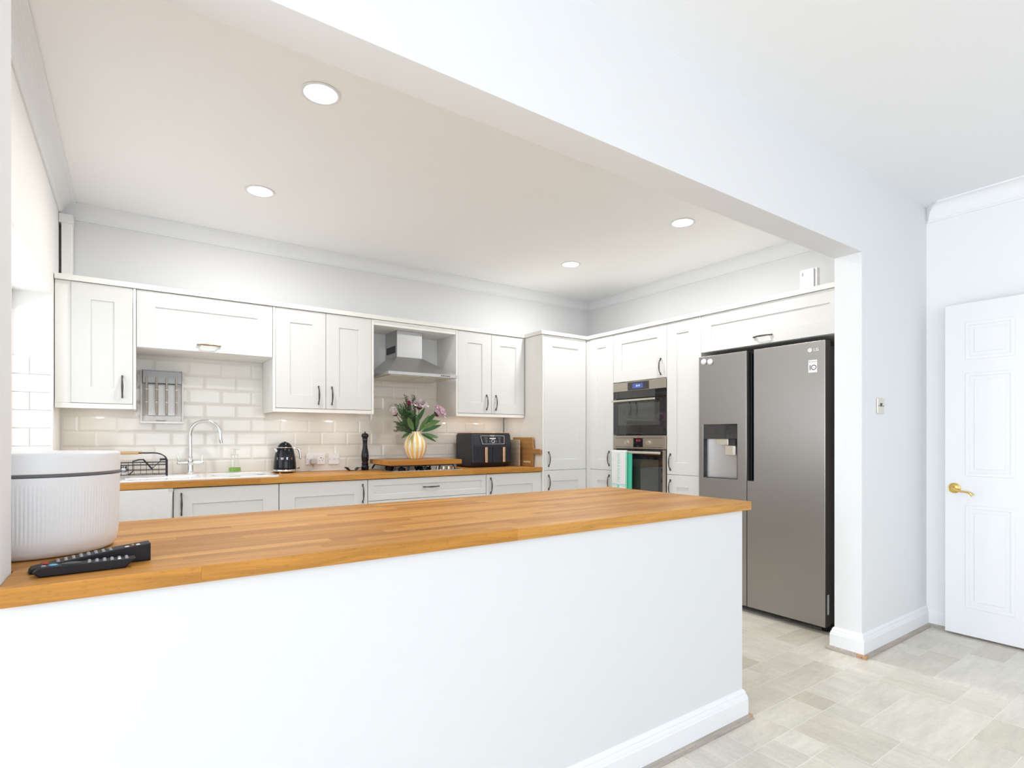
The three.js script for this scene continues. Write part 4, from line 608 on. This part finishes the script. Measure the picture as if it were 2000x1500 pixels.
// ------------------------------------------------------------ fridge
{
  const t = thing('fridge_freezer', 'large brushed steel american fridge freezer with water dispenser', 'fridge', [3.421, 0, -2.513], RT), W = 0.890, H = 1.774, sp = 0.380;
  mesh('body', bx(0.004, W - 0.004, 0.045, 1.745, -0.62, -0.075, 0.004), M.fridgeSide, t);
  const sl = holedShape(0, sp - 0.002, 0.042, H, [[0.037, 0.309, 0.896, 1.279]]);
  const dl = mesh('door', ext(sl, 0.060, 0.002).translate(0, 0, -0.068), M.fridgeSide, t, 'left door with dispenser'); mesh('steel_front', planarUV(ext(sl, 0.0078, 0.003, 2).translate(0, 0, -0.0078), 1, 1), M.steel, dl, 'brushed steel door front');
  const sr = new THREE.Shape([[sp + 0.002, 0.042], [W, 0.042], [W, H], [sp + 0.050, H], [sp + 0.050, 0.893], [sp + 0.002, 0.893]].map(p => new THREE.Vector2(...p)));
  const dr = mesh('door', ext(sr, 0.060, 0.002).translate(0, 0, -0.068), M.fridgeSide, t, 'right door with recessed grip'); mesh('steel_front', planarUV(ext(sr, 0.0078, 0.003, 2).translate(0, 0, -0.0078), 1, 1), M.steel, dr, 'brushed steel door front');
  mesh('grip_recess', [bx(sp + 0.001, sp + 0.052, 0.888, H - 0.006, -0.066, -0.030, 0.002), bx(sp + 0.026, sp + 0.030, 0.90, H - 0.02, -0.031, -0.012, 0.001)], M.blackGloss, dr, 'black recessed grip');
  // dispenser
  mesh('dispenser_panel', bx(0.037, 0.309, 1.176, 1.279, -0.03, -0.002, 0.001), M.blackGlass, dl, 'black touch panel');
  const rec = new THREE.CylinderGeometry(0.22, 0.22, 0.28, 28, 1, true, Math.PI - 0.66, 1.32); rec.scale(1, 1, 0.24);
  mesh('dispenser_recess', rec.translate(0.173, 1.036, 0.002), std([0.60, 0.60, 0.62], 0.34, 1, { side: THREE.DoubleSide }), dl, 'curved steel recess');
  mesh('recess_frame', [bx(0.036, 0.040, 0.896, 1.176, -0.064, -0.001), bx(0.306, 0.310, 0.896, 1.176, -0.064, -0.001), bx(0.036, 0.310, 0.892, 0.900, -0.064, -0.001), bx(0.036, 0.310, 0.90, 1.176, -0.066, -0.063)], M.charcoal, dl);
  mesh('ice_chute', [bx(0.140, 0.235, 1.134, 1.176, -0.05, -0.006, 0.003)], M.satin, dl); mesh('ice_chute', bx(0.237, 0.288, 1.130, 1.176, -0.05, -0.010, 0.003), M.charcoal, dl);
  mesh('paddle', bx(0.203, 0.272, 1.062, 1.130, -0.040, -0.014, 0.004), M.satin, dl);
  // maker's mark and label
  const mark = [new THREE.TorusGeometry(0.0115, 0.0022, 6, 28), disc(0.0095, 0.0012, 24), word('LG', 0.019, 0.0008).translate(0.037, 0, 0)];
  mesh('maker_mark', mark.map(g => g.translate(0.800, 1.722, 0.0006)), std([0.80, 0.79, 0.77], 0.4), dr);
  const tex = canvasTex(256, 376, (c, w, h) => { c.fillStyle = '#f4f4f4'; c.fillRect(0, 0, w, h); c.fillStyle = '#8d9296'; c.fillRect(22, 34, 34, 34); for (let i = 0; i < 4; i++) c.fillRect(82 + i * 42, 40, 26, 26); c.fillRect(78, 92, 150, 6); c.fillStyle = '#17191c'; c.fillRect(38, 150, 26, 150); c.lineWidth = 22; c.strokeStyle = '#17191c'; c.beginPath(); c.arc(158, 226, 68, 0, 7); c.stroke(); c.fillStyle = '#b4b8ba'; c.fillRect(126, 220, 64, 10); c.fillRect(40, 330, 170, 6); });
  const p = print(0.052, 0.0765, tex, 0.4), m = mesh('sticker', p.geo, p.mat, dr, 'white sticker with a bold number ten'); m.position.set(0.817, 1.622, 0.0008);
  mesh('edge_label', bx(W + 0.0002, W + 0.0010, 0.115, 0.235, -0.046, -0.026), M.whitePlastic, dr, 'small white label on the door edge');
  mesh('hinge_cover', [bx(W - 0.09, W - 0.004, 1.746, 1.772, -0.17, -0.076, 0.004), bx(0.004, 0.09, 1.746, 1.772, -0.17, -0.076, 0.004)], M.charcoal, t);
  for (const x of [0.04, W - 0.035]) mesh('foot', [cyl(0.024, 0.026, 0, 0.034, 20, x, -0.085), cyl(0.012, 0.012, 0.03, 0.046, 12, x, -0.085)], M.blackGloss, t, 'black levelling foot');
  mesh('kick_grille', bx(0.02, W - 0.02, 0.012, 0.044, -0.14, -0.10), M.black, t);
  for (const [z, y, where] of [[0.045, 1.735, 'at the corner of the freezer door'], [0.098, 1.729, 'beside the one at the freezer door corner']]) { const g = thing('fridge_magnet', 'small round white magnet ' + where, 'magnet', [3.4205, y, -2.513 + z], RT, 'pair of white magnets on the freezer door'); mesh('cap', lathe([[0, 0.0005], [0.020, 0.0005], [0.0215, 0.004], [0.019, 0.012], [0.012, 0.0165], [0, 0.018]], 24).rotateX(Math.PI / 2), M.whitePlastic, g); }
}
{ // router
  const t = thing('router', 'slim white router standing on the cabinet above the fridge', 'router', [3.55, 2.121, -1.79], RT);
  mesh('case', ext(roundRect(-0.044, 0.042, 0, 0.138, 0.008), 0.03, 0.004, 2).translate(0, 0, -0.015), M.whitePlastic, t); mesh('badge', bx(-0.030, -0.022, 0.098, 0.118, 0.0151, 0.0156), M.keyGrey, t); mesh('back_cover', bx(0.046, 0.060, 0, 0.140, -0.03, 0.006, 0.003), M.warmPlastic, t);
}
single('loose_cable', tube([[0.36, 2.1225, -4.06], [0.38, 2.14, -4.05], [0.43, 2.150, -4.045], [0.50, 2.138, -4.05], [0.56, 2.1225, -4.06]], 0.0022, 30, 6), M.whitePlastic, 'thin white cable looping on the cabinet above the sink', 'cable');
// ------------------------------------------------------------ panelled door, switch
{
  const d = struct('door_1', bx(4.070, 4.105, 0.012, 1.984, -1.230, -0.470, 0.002), M.gloss, 'white six panel door with a brass lever handle', 'door');
  for (const [za, zb] of [[-1.122, -0.914], [-0.786, -0.578]]) for (const [ya, yb] of [[0.185, 0.776], [0.966, 1.560], [1.655, 1.860]]) {
    const fr = ext(holedShape(za - 0.008, zb + 0.008, ya - 0.008, yb + 0.008, [[za + 0.012, zb - 0.012, ya + 0.012, yb - 0.012]]), 0.004, 0.0018, 2);
    mesh('panel', [fr.rotateY(-Math.PI / 2).translate(4.070, 0, 0), ext(holedShape(za + 0.034, zb - 0.034, ya + 0.034, yb - 0.034), 0.0035, 0.0016, 2).rotateY(-Math.PI / 2).translate(4.070, 0, 0)], M.gloss, d);
  }
  const h = mesh('handle', [lathe([[0, 0.010], [0.012, 0.011], [0.022, 0.008], [0.029, 0.003], [0.030, 0], [0, 0]], 32).rotateZ(Math.PI / 2), new THREE.TorusGeometry(0.028, 0.0028, 8, 32).rotateY(Math.PI / 2).translate(-0.003, 0, 0), new THREE.CylinderGeometry(0.009, 0.011, 0.042, 16).rotateZ(Math.PI / 2).translate(-0.026, 0, 0), sweepR([[-0.044, 0, -0.004], [-0.046, -0.006, 0.012], [-0.046, -0.014, 0.040], [-0.046, -0.017, 0.068], [-0.045, -0.024, 0.088], [-0.043, -0.036, 0.097]], [0.0095, 0.0075, 0.006, 0.006, 0.0075, 0.008], 12)], M.brass, d, 'polished brass lever handle on a round rose');
  h.position.set(4.0695, 0.882, -1.183);
  const t = thing('light_switch', 'small brushed steel light switch on the pillar wall', 'switch', [3.459, 1.364, PF + 0.0003]);
  mesh('plate', ext(roundRect(-0.043, 0.043, -0.043, 0.043, 0.003), 0.008, 0.0025, 2), M.satin, t); mesh('toggle', bx(-0.005, 0.005, -0.004, 0.016, 0.0082, 0.013, 0.002), M.pewter, t); mesh('screw', [disc(0.003, 0.0015, 12).translate(-0.03, 0, 0.0085), disc(0.003, 0.0015, 12).translate(0.03, 0, 0.0085)], M.pewter, t);
}
// ------------------------------------------------------------ white canister and remotes on the peninsula
{
  const t = thing('canister', 'large white ribbed canister with grey ring around its lid', 'canister', [-0.186, PT, -1.745]), r = 0.163;
  const N = 572, ys = [[0.000, 0.86, 0], [0.004, 0.91, 0], [0.014, 0.95, 0], [0.030, 0.972, 0], [0.040, 0.977, 0], [0.056, 0.981, 1], [0.10, 0.986, 1], [0.14, 0.992, 1], [0.163, 0.996, 0.2], [0.168, 0.998, 0], [0.183, 1.0, 0]], P = [], I = [];
  ys.forEach(([y, k, rib]) => { for (let a = 0; a < N; a++) { const th = a / N * 6.28318, rr = r * k + rib * 0.0007 * Math.sin(th * 143); P.push(rr * Math.cos(th), y, rr * Math.sin(th)); } });
  for (let i = 0; i + 1 < ys.length; i++) for (let a = 0; a < N; a++) { const b = (a + 1) % N, o = i * N; I.push(o + a, o + N + a, o + b, o + b, o + N + a, o + N + b); }
  P.push(0, 0, 0); for (let a = 0; a < N; a++) I.push(P.length / 3 - 1, a, (a + 1) % N);
  const g = new THREE.BufferGeometry(); g.setAttribute('position', new THREE.Float32BufferAttribute(P, 3)); g.setIndex(I); g.computeVertexNormals(); mesh('body', g, M.whitePlastic, t);
  mesh('ring', lathe([[r * 0.97, 0.183], [r * 1.0, 0.1835], [r * 1.0, 0.1895], [r * 0.97, 0.190]], 96), M.seal, t, 'dark grey seal ring');
  mesh('lid', lathe([[0, 0.190], [r, 0.190], [r * 1.003, 0.193], [r * 1.003, 0.232], [r * 0.995, 0.2365], [r * 0.98, 0.238], [0, 0.238]], 96), M.whitePlastic, t);
}
function remote(label, pos, turn, L, w, hh, lift, keys) {
  const t = thing('remote_control', label, 'remote control', pos, turn);
  const s = new THREE.Shape(); (lift ? [[-L / 2, 0.004], [-L / 2 + 0.006, 0], [L / 2 - 0.040, 0.0], [L / 2, 0.0], [L / 2, hh + 0.012], [L / 2 - 0.06, hh + 0.006], [0, hh], [-L / 2 + 0.03, 0.015], [-L / 2 + 0.004, 0.010]] : [[-L / 2, 0.010], [-L / 2 + 0.010, 0], [L / 2 - 0.018, 0], [L / 2, hh], [-L / 2 + 0.012, hh]]).forEach((p, i) => i ? s.lineTo(...p) : s.moveTo(...p));
  mesh('case', ext(s, w, 0.003, 2).translate(0, 0, -w / 2), M.remoteBody, t);
  const topY = x => lift ? (x < 0 ? 0.015 + (hh - 0.015) * (x + L / 2 - 0.03) / (L / 2 - 0.03) : hh + 0.012 * x / (L / 2)) : hh;
  for (const [x, z, m, a, b] of keys) { const g = new THREE.SphereGeometry(1, 12, 8).scale(a, 0.0022, b).translate(x, topY(x) + 0.0006, z); mesh('button', g, M[m], t); }
  return t;
}
{
  const kA = [[-0.066, 0.004, 'keyGrey', 0.004, 0.004], [-0.052, 0.0, 'rubberBlue', 0.008, 0.006], [-0.024, 0.0, 'charcoal', 0.017, 0.014]]; for (let i = 0; i < 6; i++) for (const z of [-0.011, 0, 0.011]) kA.push([0.005 + i * 0.0125, z, i === 4 && z > 0 ? 'keyWhite' : 'keyGrey', 0.0032, 0.0032]);
  remote('slim black remote with blue button lying on the oak peninsula', [-0.075, PT + 0.0002, -1.415], 0.05, 0.165, 0.036, 0.019, 0, kA);
  const kB = [[-0.075, 0.0, 'rubberRed', 0.006, 0.005]]; for (let i = 0; i < 8; i++) for (const z of [-0.013, 0, 0.013]) kB.push([-0.056 + i * 0.0125, z, 'keyGrey', 0.0035, 0.0035]); kB.push([0.060, 0.012, 'keyWhite', 0.0045, 0.004], [0.070, 0.012, 'rubberRed', 0.003, 0.003], [0.071, 0.004, 'keyGreen', 0.003, 0.003], [0.080, 0.012, 'keyWhite', 0.0042, 0.004]);
  remote('wedge shaped black remote with red button against the white canister', [-0.068, PT + 0.0002, -1.470], 0.10, 0.205, 0.046, 0.026, 1, kB);
}
// ------------------------------------------------------------ lamps: ceiling downlights and the lights under the wall units
for (const [x, z, where] of [[0.658, -2.36, 'above the peninsula near the window end'], [0.625, -3.50, 'in front of the cabinet bridging the sink'], [3.062, -2.38, 'in front of the steel fridge'], [3.03, -3.49, 'beside the corner larder']]) {
  const t = thing('downlight', 'round flush ceiling downlight ' + where, 'downlight', [x, CEIL, z], 0, 'kitchen ceiling downlights');
  mesh('rim', lathe([[0.068, 0], [0.080, 0], [0.081, -0.003], [0.076, -0.006], [0.068, -0.004]].reverse(), 48), M.cornice, t);
  mesh('diffuser', cyl(0.068, 0.068, -0.0035, -0.0005, 40), M.lampGlow, t, 'glowing lamp disc');
  areaLight(CEILING_LAMP, 300, 0.11, 0.11, [x, CEIL - 0.008, z], [x, 0, z]);
}
for (const [x, y, where] of [[-0.17, 1.386, 'the narrow corner wall cabinet'], [0.98, 1.391, 'the wall cabinet above the kettle'], [1.34, 1.391, 'the wall cabinet above the white sockets'], [2.42, 1.391, 'the wall cabinet beside the hood niche'], [2.76, 1.391, 'the wall cabinet beside the corner larder']]) {
  const t = thing('cabinet_light', 'small round lamp under ' + where, 'lamp', [x, y, -4.19], 0, 'lights under the wall cabinets');
  mesh('ring', lathe([[0.026, -0.004], [0.032, -0.004], [0.033, 0], [0.026, 0]], 28), M.satin, t); mesh('lens', cyl(0.026, 0.026, -0.003, -0.0005, 24), M.lampGlow, t);
  areaLight(LAMP, 60, 0.04, 0.04, [x, y - 0.006, -4.19], [x, 0, -4.215]);
}
scene.traverse(o => { if (o.isMesh) { o.castShadow = true; o.receiveShadow = true; } });
renderer.render(scene, camera);
